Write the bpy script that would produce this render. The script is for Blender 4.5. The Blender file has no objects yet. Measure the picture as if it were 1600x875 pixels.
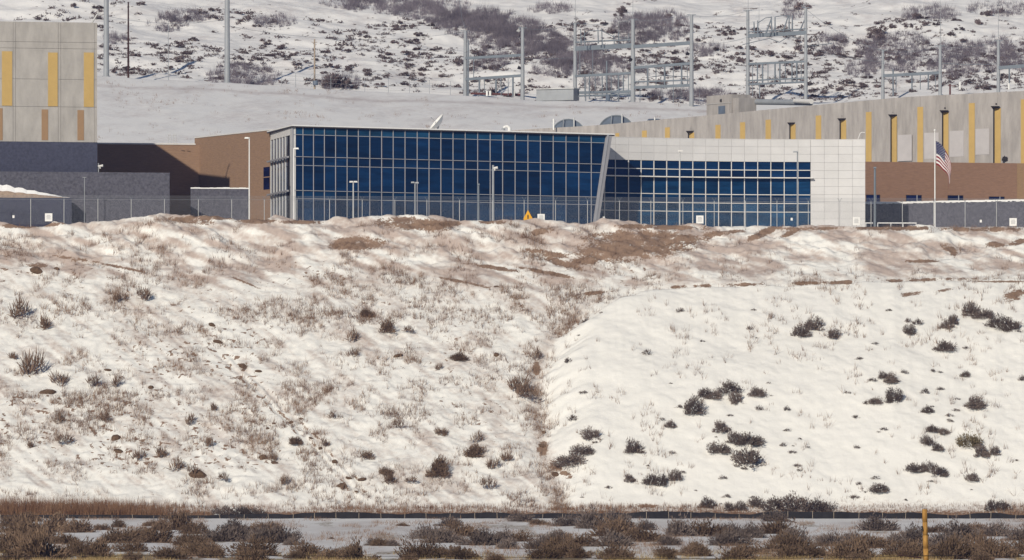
import bpy, math, random
import numpy as np
from mathutils import Vector

# ------------------------------------------------------------------ camera, light, exposure
SC = bpy.context.scene
COL = SC.collection
F = 9474.0            # focal length in pixels of the 1600 px wide photograph
HZ = 692.0            # image row of the horizon (eye level)
cam_d = bpy.data.cameras.new("camera"); cam = bpy.data.objects.new("camera", cam_d); COL.objects.link(cam)
cam_d.sensor_width = 36.0; cam_d.lens = F * 36.0 / 1600.0
cam_d.shift_y = (HZ - 437.5) / 1600.0
cam_d.clip_start = 1.0; cam_d.clip_end = 6000.0
cam.location = (0, 0, 0); cam.rotation_euler = (math.radians(90), 0, 0)
SC.camera = cam

SUN_AZ = math.radians(22)      # left of and behind the camera
SUN_EL = math.radians(24)
world = bpy.data.worlds.new("World"); SC.world = world; world.use_nodes = True
wn = world.node_tree
bg = wn.nodes["Background"]
sky = wn.nodes.new("ShaderNodeTexSky"); sky.sky_type = 'NISHITA'; sky.sun_disc = False
sky.sun_elevation = SUN_EL; sky.sun_rotation = math.pi + SUN_AZ
sky.altitude = 1500; sky.air_density = 1.0; sky.dust_density = 0.3; sky.ozone_density = 2.0
wn.links.new(sky.outputs[0], bg.inputs[0]); bg.inputs[1].default_value = 0.068
sl = bpy.data.lights.new("sun", 'SUN'); sun = bpy.data.objects.new("sun", sl); COL.objects.link(sun)
sl.energy = 3.85; sl.angle = math.radians(0.53); sl.color = (1.0, 0.92, 0.79)
sdir = Vector((math.sin(SUN_AZ) * math.cos(SUN_EL), math.cos(SUN_AZ) * math.cos(SUN_EL), -math.sin(SUN_EL)))
sun.rotation_euler = sdir.to_track_quat('-Z', 'Y').to_euler()
sun.location = (-200, -400, 300)
SC.view_settings.view_transform = 'Standard'; SC.view_settings.look = 'None'
SC.view_settings.exposure = 0.0; SC.view_settings.gamma = 1.0
SC.view_settings.use_curve_mapping = False

random.seed(7); RNG = np.random.default_rng(11)

# ------------------------------------------------------------------ materials
def mat(name, col, rough=0.8, metal=0.0, var=0.12, scale=1.0, bump=0.0, spec=0.3, col2=None, detail=6.0, objvar=0.0, stretch=None):
    m = bpy.data.materials.new(name); m.use_nodes = True
    nt = m.node_tree; b = nt.nodes["Principled BSDF"]
    b.inputs['Roughness'].default_value = rough; b.inputs['Metallic'].default_value = metal
    b.inputs['Specular IOR Level'].default_value = spec
    tc = nt.nodes.new("ShaderNodeTexCoord")
    vec = tc.outputs['Object']
    if stretch:
        mp = nt.nodes.new("ShaderNodeMapping"); mp.inputs['Scale'].default_value = stretch
        nt.links.new(vec, mp.inputs[0]); vec = mp.outputs[0]
    n = nt.nodes.new("ShaderNodeTexNoise"); n.inputs['Scale'].default_value = scale; n.inputs['Detail'].default_value = detail
    n.inputs['Roughness'].default_value = 0.65
    nt.links.new(vec, n.inputs['Vector'])
    r = nt.nodes.new("ShaderNodeValToRGB")
    c2 = col2 if col2 else tuple(c * (1 + var) for c in col)
    c1 = col if col2 else tuple(c * (1 - var) for c in col)
    r.color_ramp.elements[0].position = 0.32; r.color_ramp.elements[1].position = 0.68
    r.color_ramp.elements[0].color = (*c1, 1); r.color_ramp.elements[1].color = (*c2, 1)
    nt.links.new(n.outputs['Fac'], r.inputs[0])
    out = r.outputs[0]
    if objvar:
        oi = nt.nodes.new("ShaderNodeObjectInfo"); mr = nt.nodes.new("ShaderNodeMapRange")
        mr.inputs['To Min'].default_value = 1 - objvar; mr.inputs['To Max'].default_value = 1 + objvar
        nt.links.new(oi.outputs['Random'], mr.inputs['Value'])
        mx = nt.nodes.new("ShaderNodeMix"); mx.data_type = 'RGBA'; mx.blend_type = 'MULTIPLY'; mx.inputs[0].default_value = 1
        nt.links.new(out, mx.inputs[6]); nt.links.new(mr.outputs[0], mx.inputs[7]); out = mx.outputs[2]
    nt.links.new(out, b.inputs['Base Color'])
    if bump:
        bp = nt.nodes.new("ShaderNodeBump"); bp.inputs['Strength'].default_value = bump; bp.inputs['Distance'].default_value = 0.1
        nt.links.new(n.outputs['Fac'], bp.inputs['Height']); nt.links.new(bp.outputs[0], b.inputs['Normal'])
    return m

def snow_ground(name, snow, mudc, dirtc, dirt2, nscale=1.2):
    m = bpy.data.materials.new(name); m.use_nodes = True
    nt = m.node_tree; L = nt.links; b = nt.nodes["Principled BSDF"]
    b.inputs['Roughness'].default_value = 0.85; b.inputs['Specular IOR Level'].default_value = 0.15
    tc = nt.nodes.new("ShaderNodeTexCoord")
    def noise(s, d=8, sc=None):
        v = tc.outputs['Object']
        if sc:
            mp = nt.nodes.new("ShaderNodeMapping"); mp.inputs['Scale'].default_value = sc
            L.new(v, mp.inputs[0]); v = mp.outputs[0]
        n = nt.nodes.new("ShaderNodeTexNoise"); n.inputs['Scale'].default_value = s; n.inputs['Detail'].default_value = d
        n.inputs['Roughness'].default_value = 0.7; L.new(v, n.inputs['Vector']); return n.outputs['Fac']
    def mapr(v, a, c, lo=0.0, hi=1.0):
        r = nt.nodes.new("ShaderNodeMapRange"); r.inputs[1].default_value = a; r.inputs[2].default_value = c
        r.inputs[3].default_value = lo; r.inputs[4].default_value = hi; L.new(v, r.inputs[0]); return r.outputs[0]
    def mixc(f, a, c):
        x = nt.nodes.new("ShaderNodeMix"); x.data_type = 'RGBA'
        L.new(f, x.inputs[0])
        for s, i in ((a, 6), (c, 7)):
            if isinstance(s, tuple): x.inputs[i].default_value = (*s, 1)
            else: L.new(s, x.inputs[i])
        return x.outputs[2]
    def math2(op, a, c):
        x = nt.nodes.new("ShaderNodeMath"); x.operation = op
        for s, i in ((a, 0), (c, 1)):
            if isinstance(s, (int, float)): x.inputs[i].default_value = s
            else: L.new(s, x.inputs[i])
        return x.outputs[0]
    def attr(n):
        a = nt.nodes.new("ShaderNodeAttribute"); a.attribute_name = n; return a.outputs['Fac']
    n1 = noise(nscale); n2 = noise(nscale * 0.22, 5); n3 = noise(nscale * 4, 4)
    base = mixc(mapr(n2, .3, .7), tuple(c * .97 for c in snow), snow)
    mud = math2('ADD', attr('mud'), math2('MULTIPLY', math2('SUBTRACT', n1, 0.5), 1.3))
    mud = math2('MULTIPLY', mapr(mud, 0.12, 0.85), mapr(attr('mud'), 0.0, 0.12))
    base = mixc(mud, base, mixc(mapr(n3, .3, .7), mudc, tuple(min(1, c * 1.25) for c in mudc)))
    dd = math2('ADD', attr('dirt'), math2('MULTIPLY', math2('SUBTRACT', noise(nscale * 2.6, 10), 0.5), 1.5))
    dirt = math2('MULTIPLY', mapr(dd, 0.44, 0.56), mapr(attr('dirt'), 0.0, 0.1))
    base = mixc(dirt, base, mixc(mapr(n3, .3, .7), dirtc, dirt2))
    L.new(base, b.inputs['Base Color'])
    bp = nt.nodes.new("ShaderNodeBump"); bp.inputs['Strength'].default_value = 0.5; bp.inputs['Distance'].default_value = 0.12
    L.new(noise(nscale * 2.0, 8), bp.inputs['Height']); L.new(bp.outputs[0], b.inputs['Normal'])
    return m

def glass(name, col, rough=0.08, spec=0.35):
    m = mat(name, col, rough=rough, var=0.45, scale=0.5, spec=spec, objvar=0.38, stretch=(.35, .35, 2.2))  # stretched colour noise paints streaky reflections into the panes
    m.node_tree.nodes["Principled BSDF"].inputs['Specular Tint'].default_value = (0.25, 0.45, 1.0, 1)
    return m

M = {}
M['bluff'] = snow_ground('snow on the bluff', (0.845, 0.82, 0.76), (0.43, 0.352, 0.305), (0.22, 0.145, 0.10), (0.30, 0.205, 0.145))
M['hill'] = snow_ground('snow on the hill', (0.83, 0.81, 0.78), (0.50, 0.45, 0.43), (0.17, 0.14, 0.13), (0.22, 0.18, 0.165), 0.8)
M['plain'] = snow_ground('snow on the plain', (0.82, 0.79, 0.75), (0.46, 0.40, 0.36), (0.20, 0.145, 0.085), (0.32, 0.24, 0.14), 0.8)
M['concrete'] = mat('pale concrete', (0.365, 0.345, 0.32), 0.9, var=0.14, scale=0.8, bump=0.1, detail=9, stretch=(1, 1, 0.35))
M['concrete2'] = mat('weathered concrete', (0.345, 0.32, 0.30), 0.9, var=0.20, scale=0.9, bump=0.1, detail=9, stretch=(1, 1, 0.22))
M['yellow'] = mat('ochre panel', (0.47, 0.32, 0.115), 0.8, var=0.05, scale=0.8)
M['tan'] = mat('tan panel', (0.30, 0.19, 0.105), 0.8, var=0.05, scale=0.8)
M['brown'] = mat('brown brick', (0.275, 0.178, 0.118), 0.9, var=0.16, scale=2.0, bump=0.2, stretch=(.6, .6, 4), detail=8)
M['brown2'] = mat('red brown brick', (0.235, 0.14, 0.095), 0.9, var=0.16, scale=2.0, bump=0.2, stretch=(.6, .6, 4), detail=8)
M['block'] = mat('grey split block', (0.096, 0.095, 0.115), 0.95, var=0.35, scale=2.6, bump=0.5, detail=8)
M['blockdark'] = mat('dark split block', (0.058, 0.062, 0.092), 0.95, var=0.22, scale=2.6, bump=0.5, detail=8)
M['whitepanel'] = mat('white metal panel', (0.60, 0.59, 0.58), 0.45, var=0.05, scale=0.3, objvar=0.03)
M['joint'] = mat('dark joint', (0.16, 0.155, 0.15), 0.9, var=0.1)
M['joint2'] = mat('panel joint', (0.40, 0.39, 0.375), 0.9, var=0.1)
M['mullion'] = mat('silver mullion', (0.34, 0.345, 0.37), 0.5, var=0.05, spec=0.5)
M['mullionw'] = mat('white mullion', (0.68, 0.66, 0.63), 0.5, var=0.05, spec=0.5)
M['fin'] = mat('grey metal cladding', (0.30, 0.30, 0.32), 0.5, var=0.08, scale=0.4)
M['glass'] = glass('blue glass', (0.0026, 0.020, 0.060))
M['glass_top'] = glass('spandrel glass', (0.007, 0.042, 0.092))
M['glass_low_reflect'] = glass('lower blue glass with painted reflection', (0.004, 0.028, 0.073))  # paler glass for low rows, reflected snow put into the colour
M['glass_side'] = glass('side glass', (0.025, 0.05, 0.11))  # lighter than the front panes, bright sky reflection put into the colour
M['darkglass'] = glass('dark window', (0.006, 0.010, 0.045))
M['interior'] = mat('dark interior', (0.01, 0.012, 0.02), 0.9)
M['roof'] = mat('dark roof edge', (0.05, 0.045, 0.05), 0.7)
M['coping'] = mat('white coping', (0.66, 0.64, 0.61), 0.6, var=0.06)
M['snow'] = mat('fresh snow', (0.82, 0.81, 0.79), 0.85, var=0.03, scale=2, bump=0.3)
M['galv'] = mat('galvanised steel', (0.29, 0.305, 0.32), 0.55, metal=0.0, var=0.10, scale=0.6, spec=0.5)
M['galvlight'] = mat('pale galvanised steel', (0.52, 0.52, 0.51), 0.5, var=0.1, scale=0.6, spec=0.5)
M['galvblue'] = mat('substation steel', (0.15, 0.175, 0.20), 0.55, var=0.12, scale=0.6, spec=0.5)
M['whitepaint'] = mat('white paint', (0.78, 0.77, 0.74), 0.5, var=0.04)
M['signgrey'] = mat('printed sign grey', (0.45, 0.45, 0.45), 0.6, var=0.05)
M['black'] = mat('black metal', (0.018, 0.016, 0.018), 0.6)
M['fabric'] = mat('black silt fabric', (0.014, 0.013, 0.014), 0.8, var=0.3, scale=1.5)
M['wood'] = mat('weathered timber', (0.33, 0.27, 0.21), 0.9, var=0.2, scale=3)
M['darkwood'] = mat('dark pole timber', (0.05, 0.026, 0.022), 0.9, var=0.3, scale=2)
M['postwood'] = mat('orange pine post', (0.30, 0.15, 0.04), 0.8, var=0.3, scale=6, bump=0.4, stretch=(3, 3, 0.4), col2=(0.50, 0.28, 0.075))
M['signyellow'] = mat('amber sign', (0.75, 0.38, 0.015), 0.5, var=0.05)
M['rust'] = mat('rust red steel', (0.11, 0.045, 0.04), 0.8, var=0.2, scale=2)
M['tank'] = mat('blue grey steel', (0.115, 0.145, 0.19), 0.5, var=0.15, scale=0.6, spec=0.4)
M['stone'] = mat('brown stone', (0.12, 0.075, 0.045), 0.95, var=0.3, scale=4, bump=0.6)
M['sage'] = mat('sagebrush twigs', (0.10, 0.078, 0.068), 0.95, scale=1.3, col2=(0.20, 0.158, 0.135), objvar=0.28, spec=0.1)
M['sagebrown'] = mat('brown brush', (0.105, 0.070, 0.048), 0.95, scale=1.3, col2=(0.205, 0.140, 0.095), objvar=0.28, spec=0.1)
M['sageolive'] = mat('olive brush', (0.16, 0.125, 0.07), 0.95, scale=1.3, col2=(0.24, 0.19, 0.11), spec=0.1)
M['hillbush'] = mat('hill scrub', (0.095, 0.076, 0.078), 0.95, scale=1.0, col2=(0.20, 0.155, 0.15), objvar=0.35, spec=0.1)
M['thicket'] = mat('bare oak twigs', (0.13, 0.115, 0.135), 0.95, scale=0.2, col2=(0.24, 0.21, 0.23), spec=0.1)
M['weed'] = mat('dry weed stems', (0.19, 0.115, 0.075), 0.95, scale=0.15, col2=(0.33, 0.225, 0.155), spec=0.1)
M['weedbrush'] = mat('pale brown brush', (0.13, 0.085, 0.06), 0.95, scale=1.5, col2=(0.24, 0.165, 0.115), spec=0.1)
M['reed'] = mat('rust brown grass', (0.19, 0.10, 0.055), 0.95, scale=0.3, col2=(0.29, 0.175, 0.105), spec=0.1)
M['straw'] = mat('straw grass', (0.27, 0.19, 0.085), 0.95, scale=0.5, col2=(0.42, 0.31, 0.15), spec=0.1)
M['red'] = mat('flag red', (0.20, 0.006, 0.014), 0.8, var=0.05)
M['white'] = mat('flag white', (0.70, 0.68, 0.66), 0.8, var=0.03)
M['navy'] = mat('flag navy', (0.014, 0.018, 0.075), 0.8, var=0.05)

# ------------------------------------------------------------------ object helpers
def prop(o, label=None, cat=None, group=None, kind=None):
    if label: o['label'] = label
    if cat: o['category'] = cat
    if group: o['group'] = group
    if kind: o['kind'] = kind
    return o

def P(px, py, d):
    return Vector(((px - 800) * d / F, d, (HZ - py) * d / F))

def empty(name, loc, label, cat, group=None):
    o = bpy.data.objects.new(name, None); COL.objects.link(o); o.location = loc
    o.empty_display_size = 0.5
    return prop(o, label, cat, group)

def link(name, me, parent=None):
    o = bpy.data.objects.new(name, me); COL.objects.link(o)
    if parent is not None:
        o.parent = parent
        w = Vector((0, 0, 0)); p = parent
        while p is not None:
            w += p.location; p = p.parent
        o.location = -w
    return o

class MB:
    """collects shapes in world space, then links them as one mesh object"""
    def __init__(s): s.v = []; s.f = []; s.mi = []
    def add(s, vs, fs, mi=0):
        k = len(s.v); s.v += [tuple(p) for p in vs]
        for f in fs: s.f.append(tuple(i + k for i in f)); s.mi.append(mi)
    def hexa(s, a, mi=0):       # 8 corners: bottom 4 (ccw) then top 4
        s.add(a, [(3, 2, 1, 0), (4, 5, 6, 7), (0, 1, 5, 4), (1, 2, 6, 5), (2, 3, 7, 6), (3, 0, 4, 7)], mi)
    def box(s, c, sx, sy, sz, mi=0):
        x, y, z = c; a, b, h = sx / 2, sy / 2, sz / 2
        s.hexa([(x - a, y - b, z - h), (x + a, y - b, z - h), (x + a, y + b, z - h), (x - a, y + b, z - h),
                (x - a, y - b, z + h), (x + a, y - b, z + h), (x + a, y + b, z + h), (x - a, y + b, z + h)], mi)
    def tube(s, a, b, r0, r1=None, n=8, mi=0, caps=True):
        a = Vector(a); b = Vector(b); r1 = r0 if r1 is None else r1
        d = (b - a).normalized(); up = Vector((0, 0, 1)) if abs(d.z) < .9 else Vector((0, 1, 0))
        e1 = d.cross(up).normalized(); e2 = d.cross(e1)
        vs = []
        for p, r in ((a, r0), (b, r1)):
            for i in range(n):
                t = 2 * math.pi * i / n; vs.append(p + (e1 * math.cos(t) + e2 * math.sin(t)) * r)
        fs = [(i, (i + 1) % n, n + (i + 1) % n, n + i) for i in range(n)]
        if caps: fs += [tuple(range(n - 1, -1, -1)), tuple(range(n, 2 * n))]
        s.add(vs, fs, mi)
    def poly(s, pts, axis, thick, mi=0):    # prism of a polygon pushed along axis
        n = len(pts); a = [Vector(p) for p in pts]; o = Vector(axis) * thick
        s.add(a + [p + o for p in a], [tuple(range(n)), tuple(range(2 * n - 1, n - 1, -1))] +
              [(i, n + i, n + (i + 1) % n, (i + 1) % n) for i in range(n)], mi)
    def mesh(s, name, mats):
        me = bpy.data.meshes.new(name); me.from_pydata(s.v, [], s.f)
        for m in (mats if isinstance(mats, (list, tuple)) else [mats]): me.materials.append(m)
        if any(s.mi): me.polygons.foreach_set('material_index', s.mi)
        me.validate(); me.update()
        return me
    def build(s, name, mats, parent=None, smooth=False):
        me = s.mesh(name, mats)
        if smooth: me.polygons.foreach_set('use_smooth', [True] * len(me.polygons))
        return link(name, me, parent)

class Wall:
    """a vertical plane through two plan points; prisms are given by image column (or metres) and height"""
    def __init__(s, px0, d0, px1, d1):
        s.a = P(px0, HZ, d0); s.b = P(px1, HZ, d1); s.a.z = s.b.z = 0
        s.t = (s.b - s.a).normalized(); s.L = (s.b - s.a).length
        s.n = Vector((s.t.y, -s.t.x, 0))      # towards the camera
    def s(s, px):
        k = (px - 800) / F
        return (k * s.a.y - s.a.x) / (s.t.x - k * s.t.y)
    def pt(s, q, z, out=0.0):
        p = s.a + s.t * q + s.n * out; return Vector((p.x, p.y, z))
    def d(s, px): return s.pt(s.s(px), 0).y
    def z(s, px, py): return (HZ - py) * s.d(px) / F
    def prism(s, mb, q0, q1, z0, z1, o0, o1, mi=0, q0t=None, q1t=None):
        q0t = q0 if q0t is None else q0t; q1t = q1 if q1t is None else q1t
        mb.hexa([s.pt(q0, z0, o1), s.pt(q1, z0, o1), s.pt(q1, z0, o0), s.pt(q0, z0, o0),
                 s.pt(q0t, z1, o1), s.pt(q1t, z1, o1), s.pt(q1t, z1, o0), s.pt(q0t, z1, o0)], mi)
    def part(s, name, q0, q1, z0, z1, o0, o1, m, parent, **k):
        mb = MB()
        if name == 'pane':
            a, b = random.uniform(-.012, .012), random.uniform(-.012, .012); t0, t1 = k.get('q0t', q0), k.get('q1t', q1)
            mb.hexa([s.pt(q0, z0, o1 + a), s.pt(q1, z0, o1 + b), s.pt(q1, z0, o0), s.pt(q0, z0, o0), s.pt(t0, z1, o1 - b), s.pt(t1, z1, o1 - a), s.pt(t1, z1, o0), s.pt(t0, z1, o0)])
            return mb.build(name, m, parent)
        s.prism(mb, q0, q1, z0, z1, o0, o1, **k); return mb.build(name, m, parent)

# ------------------------------------------------------------------ noise and terrain
TAB = RNG.random((256, 256))
def vnoise(x, y):
    x = np.asarray(x, float); y = np.asarray(y, float)
    xi = np.floor(x).astype(int); yi = np.floor(y).astype(int); fx = x - xi; fy = y - yi
    fx = fx * fx * fx * (fx * (fx * 6 - 15) + 10); fy = fy * fy * fy * (fy * (fy * 6 - 15) + 10)
    g = lambda i, j: TAB[i & 255, j & 255]
    return (g(xi, yi) * (1 - fx) + g(xi + 1, yi) * fx) * (1 - fy) + (g(xi, yi + 1) * (1 - fx) + g(xi + 1, yi + 1) * fx) * fy
def fbm(x, y, o=4, gain=0.5):
    s = 0; a = 1; t = 0
    for i in range(o):
        s = s + a * (vnoise(x * 2 ** i + 17.3 * i, y * 2 ** i + 9.1 * i) - 0.5); t += a; a *= gain
    return s / t * 2
def sstep(a, b, x):
    t = np.clip((x - a) / (b - a), 0, 1); return t * t * (3 - 2 * t)

D_FOOT, D_LIP, D_CREST = 799.0, 852.0, 876.0
Z_PLAIN, Z_PAD = -9.95, 31.3
CREST = ([-400, 0, 60, 110, 160, 200, 235, 262, 300, 345, 390, 450, 520, 560, 590, 640, 690, 720, 760, 820, 900, 950, 1000, 1080, 1150, 1250, 1352, 1450, 1600, 2000],
         [352, 352, 356, 349, 343, 339, 335, 333, 335, 338, 342, 342, 342, 341, 336, 335, 339, 343, 343, 344, 346, 346, 348, 352, 356, 356, 356, 357, 357, 357])
LIP = ([800, 900, 950, 1000, 1100, 1200, 1300, 1410, 1490, 1600, 2000], [470, 462, 457, 452, 448, 445, 443, 440, 437, 437, 437])
def gully(d): return np.interp(d, [799, 808, 818, 828, 838, 846, 852, 860, 876], [885, 872, 852, 840, 843, 868, 905, 960, 1010])

def z_bluff(x, d):
    x = np.asarray(x, float); d = np.asarray(d, float)
    px = 800 + x * F / d
    wob = 4 * fbm(px / 40, d / 6 + 5, 3)
    zc = (HZ - np.interp(px + 2 * wob, *CREST)) * D_CREST / F
    zl = (HZ - np.interp(px, *LIP)) * D_LIP / F + 0.22 * fbm(px / 25, 3.3, 3)
    def lerp(d0, z0, d1, z1): return z0 + (z1 - z0) * np.clip((d - d0) / (d1 - d0), 0, 1)
    left = np.where(d < 803, lerp(799, Z_PLAIN, 803, -8.5), np.where(d < 866, lerp(803, -8.5, 866, 26.0), lerp(866, 26.0, D_CREST, zc)))
    tt = np.clip((d - 803) / (D_LIP - 803), 0, 1)
    rs = -8.3 + (zl + 8.3) * (tt + 0.16 * tt * (1 - tt))
    right = np.where(d < 803, lerp(799, Z_PLAIN, 803, -8.3), np.where(d < D_LIP, rs,
            np.where(d < 857, lerp(D_LIP, zl, 854, zl - 0.75) + 0.3 * np.clip((d - 854) / 3, 0, 1), lerp(857, zl - 0.45, D_CREST, zc))))
    g = gully(d) + 22 * fbm(d / 6.0, 7.7, 3) + 4 * fbm(d / 1.3, 3.7, 2); w = np.where(d > 850, 110, 75)
    b = sstep(0, 1, (px - g) / w)
    z = left * (1 - b) + right * b
    z = z - (0.55 + .5 * fbm(d / 3.0, px / 50, 2)) * np.exp(-((px - g + 4) / 19) ** 2) * sstep(800, 808, d) * (1 - sstep(846, 856, d))
    smooth = b * (1 - sstep(D_LIP - 1, D_LIP + 2, d))       # clean drifted snow right of the gully
    on = sstep(800, 806, d) * (1 - sstep(880, 884, d))
    z = z + on * (1 - 0.85 * smooth) * (0.42 * fbm(x / 5 + 3, d / 4, 3) + 0.20 * fbm(x / 1.1, d / 0.8, 3))
    z = z + on * smooth * (0.45 * fbm(x / 10, d / 12 + 4, 2) + 0.19 * fbm(x / 4.5 + d / 6, d / 4.0, 3) + 0.10 * fbm(x / 1.1, d / 0.9, 4))
    # rough ploughed heaps just below the crest
    top = sstep(862, 868, d) * (1 - sstep(875, 878, d))
    rill = fbm((px * .62 - d * 4.2) / 8, (px * .78 + d * 3.4) / 80, 3)
    z = z + on * (1 - smooth) * (1 - sstep(858, 868, d)) * .22 * rill
    z = z + top * 1.25 * fbm(x / 4.5 + d / 4 + 8, d / 3.2 - x / 9, 4)
    # two wheel ruts running down the left slope
    for k in (0, 14):
        u = px - np.interp(d, [800, 809, 840, 848], [575, 545, 350, 310]) - k
        z = z - 0.22 * np.exp(-(u / 4) ** 2) * sstep(802, 808, d) * (1 - sstep(838, 846, d))
    pad = sstep(D_CREST, D_CREST + 3, d)
    return z * (1 - pad) + Z_PAD * pad

BANK = ([-400, 0, 152, 400, 500, 600, 720, 850, 1000, 1100, 1270, 1413, 1600, 2000], [112, 114, 119, 132, 139, 145, 150, 157, 160, 165, 163, 152, 142, 138])
D_BANK = 1180.0
def z_hill(x, d):
    x = np.asarray(x, float); d = np.asarray(d, float)
    px = 800 + x * F / d
    zb = (HZ - np.interp(px, *BANK)) * D_BANK / F
    bank = Z_PAD - 0.3 + (zb - Z_PAD + 0.3) * np.clip((d - 960) / (D_BANK - 960), 0, 1)
    up = np.clip(d - 1192, 0, None)
    z = np.where(d < D_BANK, bank, zb + 0.235 * up)
    z = z + sstep(1185, 1215, d) * (3.0 * fbm(x / 38 + 1.7, d / 30, 3) + 0.55 * fbm(x / 5, d / 4, 4))
    z = z + (1 - sstep(1170, 1192, d)) * sstep(980, 1010, d) * (0.22 * fbm(x / 9, d / 14, 3) + 0.10 * fbm(x / 2.0, d / 2.4, 3))
    z = z + 0.25 * fbm(x / 6, 2.2, 3) * np.exp(-((d - D_BANK) / 3) ** 2)
    return z

def z_plain(x, d):
    x = np.asarray(x, float); d = np.asarray(d, float)
    z = np.interp(d, [-1500, -60, 0, 60, 210, 330, 480, 540, 799, 830], [-6, -6, -2.6, -3.0, -5.3, -8.0, -9.75, -9.95, -9.95, -12.5])
    return z + 0.22 * fbm(x / 14, d / 30, 3) * sstep(300, 480, d) * (1 - sstep(790, 799, d)) + 0.05 * fbm(x / 2, d / 4, 3)

def ground_at(px, py, fn=None):
    """first terrain point met along the sight line of an image position"""
    k = (HZ - py) / F; kx = (px - 800) / F
    for f, lo, hi in ((z_plain, 470, 799), (z_bluff, 799, 879), (z_hill, 1000, 1500)):
        if fn is not None and f is not fn: continue
        d = np.linspace(lo, hi, 1600); zz = f(kx * d, d)
        hit = np.nonzero(zz >= k * d)[0]
        if len(hit):
            dd = d[hit[0]]; return Vector((kx * dd, dd, float(zz[hit[0]])))
    return None

def sheet(name, fn, xs, ds, m, masks):
    X, D = np.meshgrid(xs, ds); Z = fn(X, D)
    n = X.size; nx = len(xs); ny = len(ds)
    me = bpy.data.meshes.new(name)
    co = np.stack([X, D, Z], -1).reshape(-1, 3).astype(np.float32)
    idx = np.arange(n).reshape(ny, nx)
    q = np.stack([idx[:-1, :-1], idx[:-1, 1:], idx[1:, 1:], idx[1:, :-1]], -1).reshape(-1)
    nf = len(q) // 4
    me.vertices.add(n); me.vertices.foreach_set('co', co.reshape(-1))
    me.loops.add(len(q)); me.loops.foreach_set('vertex_index', q.astype(np.int32))
    me.polygons.add(nf); me.polygons.foreach_set('loop_start', np.arange(0, 4 * nf, 4, dtype=np.int32))
    me.polygons.foreach_set('loop_total', np.full(nf, 4, dtype=np.int32))
    me.polygons.foreach_set('use_smooth', np.ones(nf, dtype=bool))
    me.update(calc_edges=True); me.materials.append(m)
    px = 800 + X * F / D.clip(1); py = HZ - Z * F / D.clip(1)
    for k, f in masks.items():
        a = me.attributes.new(k, 'FLOAT', 'POINT')
        a.data.foreach_set('value', np.asarray(f(X, D, px, py), dtype=np.float32).reshape(-1))
    return prop(link(name, me), kind='structure')

def ell(px, py, cx, cy, rx, ry, rot=0.0):
    c, s = math.cos(rot), math.sin(rot); u = (px - cx) * c + (py - cy) * s; v = -(px - cx) * s + (py - cy) * c
    return np.clip(1.5 - np.sqrt((u / rx) ** 2 + (v / ry) ** 2), 0, 1)

# bare earth showing through on the bluff (place, half size, turn)
EARTH = [(30, 353, 45, 5, 0), (85, 350, 30, 4, -.1), (140, 342, 22, 4, 0), (300, 345, 45, 7, .1), (330, 340, 60, 5, 0), (400, 345, 40, 5, 0), (470, 347, 45, 4, 0), (560, 380, 55, 14, -.05),
         (650, 350, 70, 13, .05), (700, 350, 30, 6, 0), (770, 347, 30, 4, 0), (845, 362, 24, 7, -.2), (1000, 385, 120, 26, -.10), (930, 398, 50, 14, -.35), (990, 372, 90, 14, 0), (940, 400, 40, 10, -.4),
         (1050, 372, 70, 10, 0), (1030, 355, 90, 5, .03), (1130, 364, 40, 5, -.1), (1190, 365, 40, 7, -.4), (1240, 362, 25, 5, -.4), (1260, 357, 70, 4, 0),
         (1480, 386, 16, 7, .3), (1490, 394, 8, 8, 0), (1555, 382, 18, 6, 0), (1590, 378, 20, 5, -.2), (1400, 356, 90, 5, 0), (1540, 358, 90, 5, 0),
         (1585, 462, 20, 11, -.3), (1425, 459, 22, 4, -.15), (1478, 453, 16, 3, -.2), (1440, 408, 30, 3, 0), (380, 440, 30, 2, .4), (850, 395, 45, 6, .15), (880, 412, 40, 7, .3), (770, 418, 50, 4, .15), (850, 425, 60, 4, .2),
         (848, 700, 10, 16, .3), (868, 728, 16, 10, .6), (885, 742, 14, 6, .4), (838, 575, 8, 14, 0), (1010, 790, 22, 4, 0), (720, 440, 60, 3, .2), (1560, 440, 60, 2, 0),
         (120, 405, 50, 3, .15), (190, 418, 40, 3, .2), (60, 415, 20, 5, 0)]
def dirt_shade_bluff(X, D, px, py):
    m = np.zeros_like(px)
    for cx, cy, rx, ry, r in EARTH: m = np.maximum(m, ell(px, py, cx, cy, rx * .9, ry * .9, r) * 0.95)
    m = m * (0.8 + 0.5 * fbm(px / 14, py / 6, 4))
    g = gully(D); b = sstep(0, 1, (px - g) / 30) * (1 - sstep(D_LIP - 2, D_LIP, D))
    lip = np.interp(px, *LIP)
    m = np.maximum(m, 1.1 * np.exp(-((py - lip + 1.5) / 3.4) ** 2) * sstep(880, 930, px) * (0.55 + 1.1 * fbm(px / 22, 1.1, 3)))
    spk = fbm(px / 7 - py / 9, py / 3.0, 3)      # small bare scrapes and painted overhang shadows, longer across the slope
    m = np.maximum(m, (1 - b) * 0.76 * sstep(0.22, 0.5, spk) * sstep(380, 430, py) * (1 - sstep(700, 790, py)) * (0.6 + 0.9 * fbm(px / 120, py / 80, 2)))
    for k in (-8, 4, 18):
        u = px - np.interp(D, [800, 809, 840, 848], [575, 545, 350, 310]) - k
        m = np.maximum(m, 0.75 * np.exp(-(u / 3) ** 2) * sstep(0.12, 0.4, fbm(py / 9 + k, 4.4, 2)) * sstep(802, 806, D) * (1 - sstep(836, 842, D)))
    m = np.maximum(m, 0.7 * (1 - sstep(800, 803.5, D)))
    return np.clip(m, 0, 1) * (D < 885)
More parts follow.
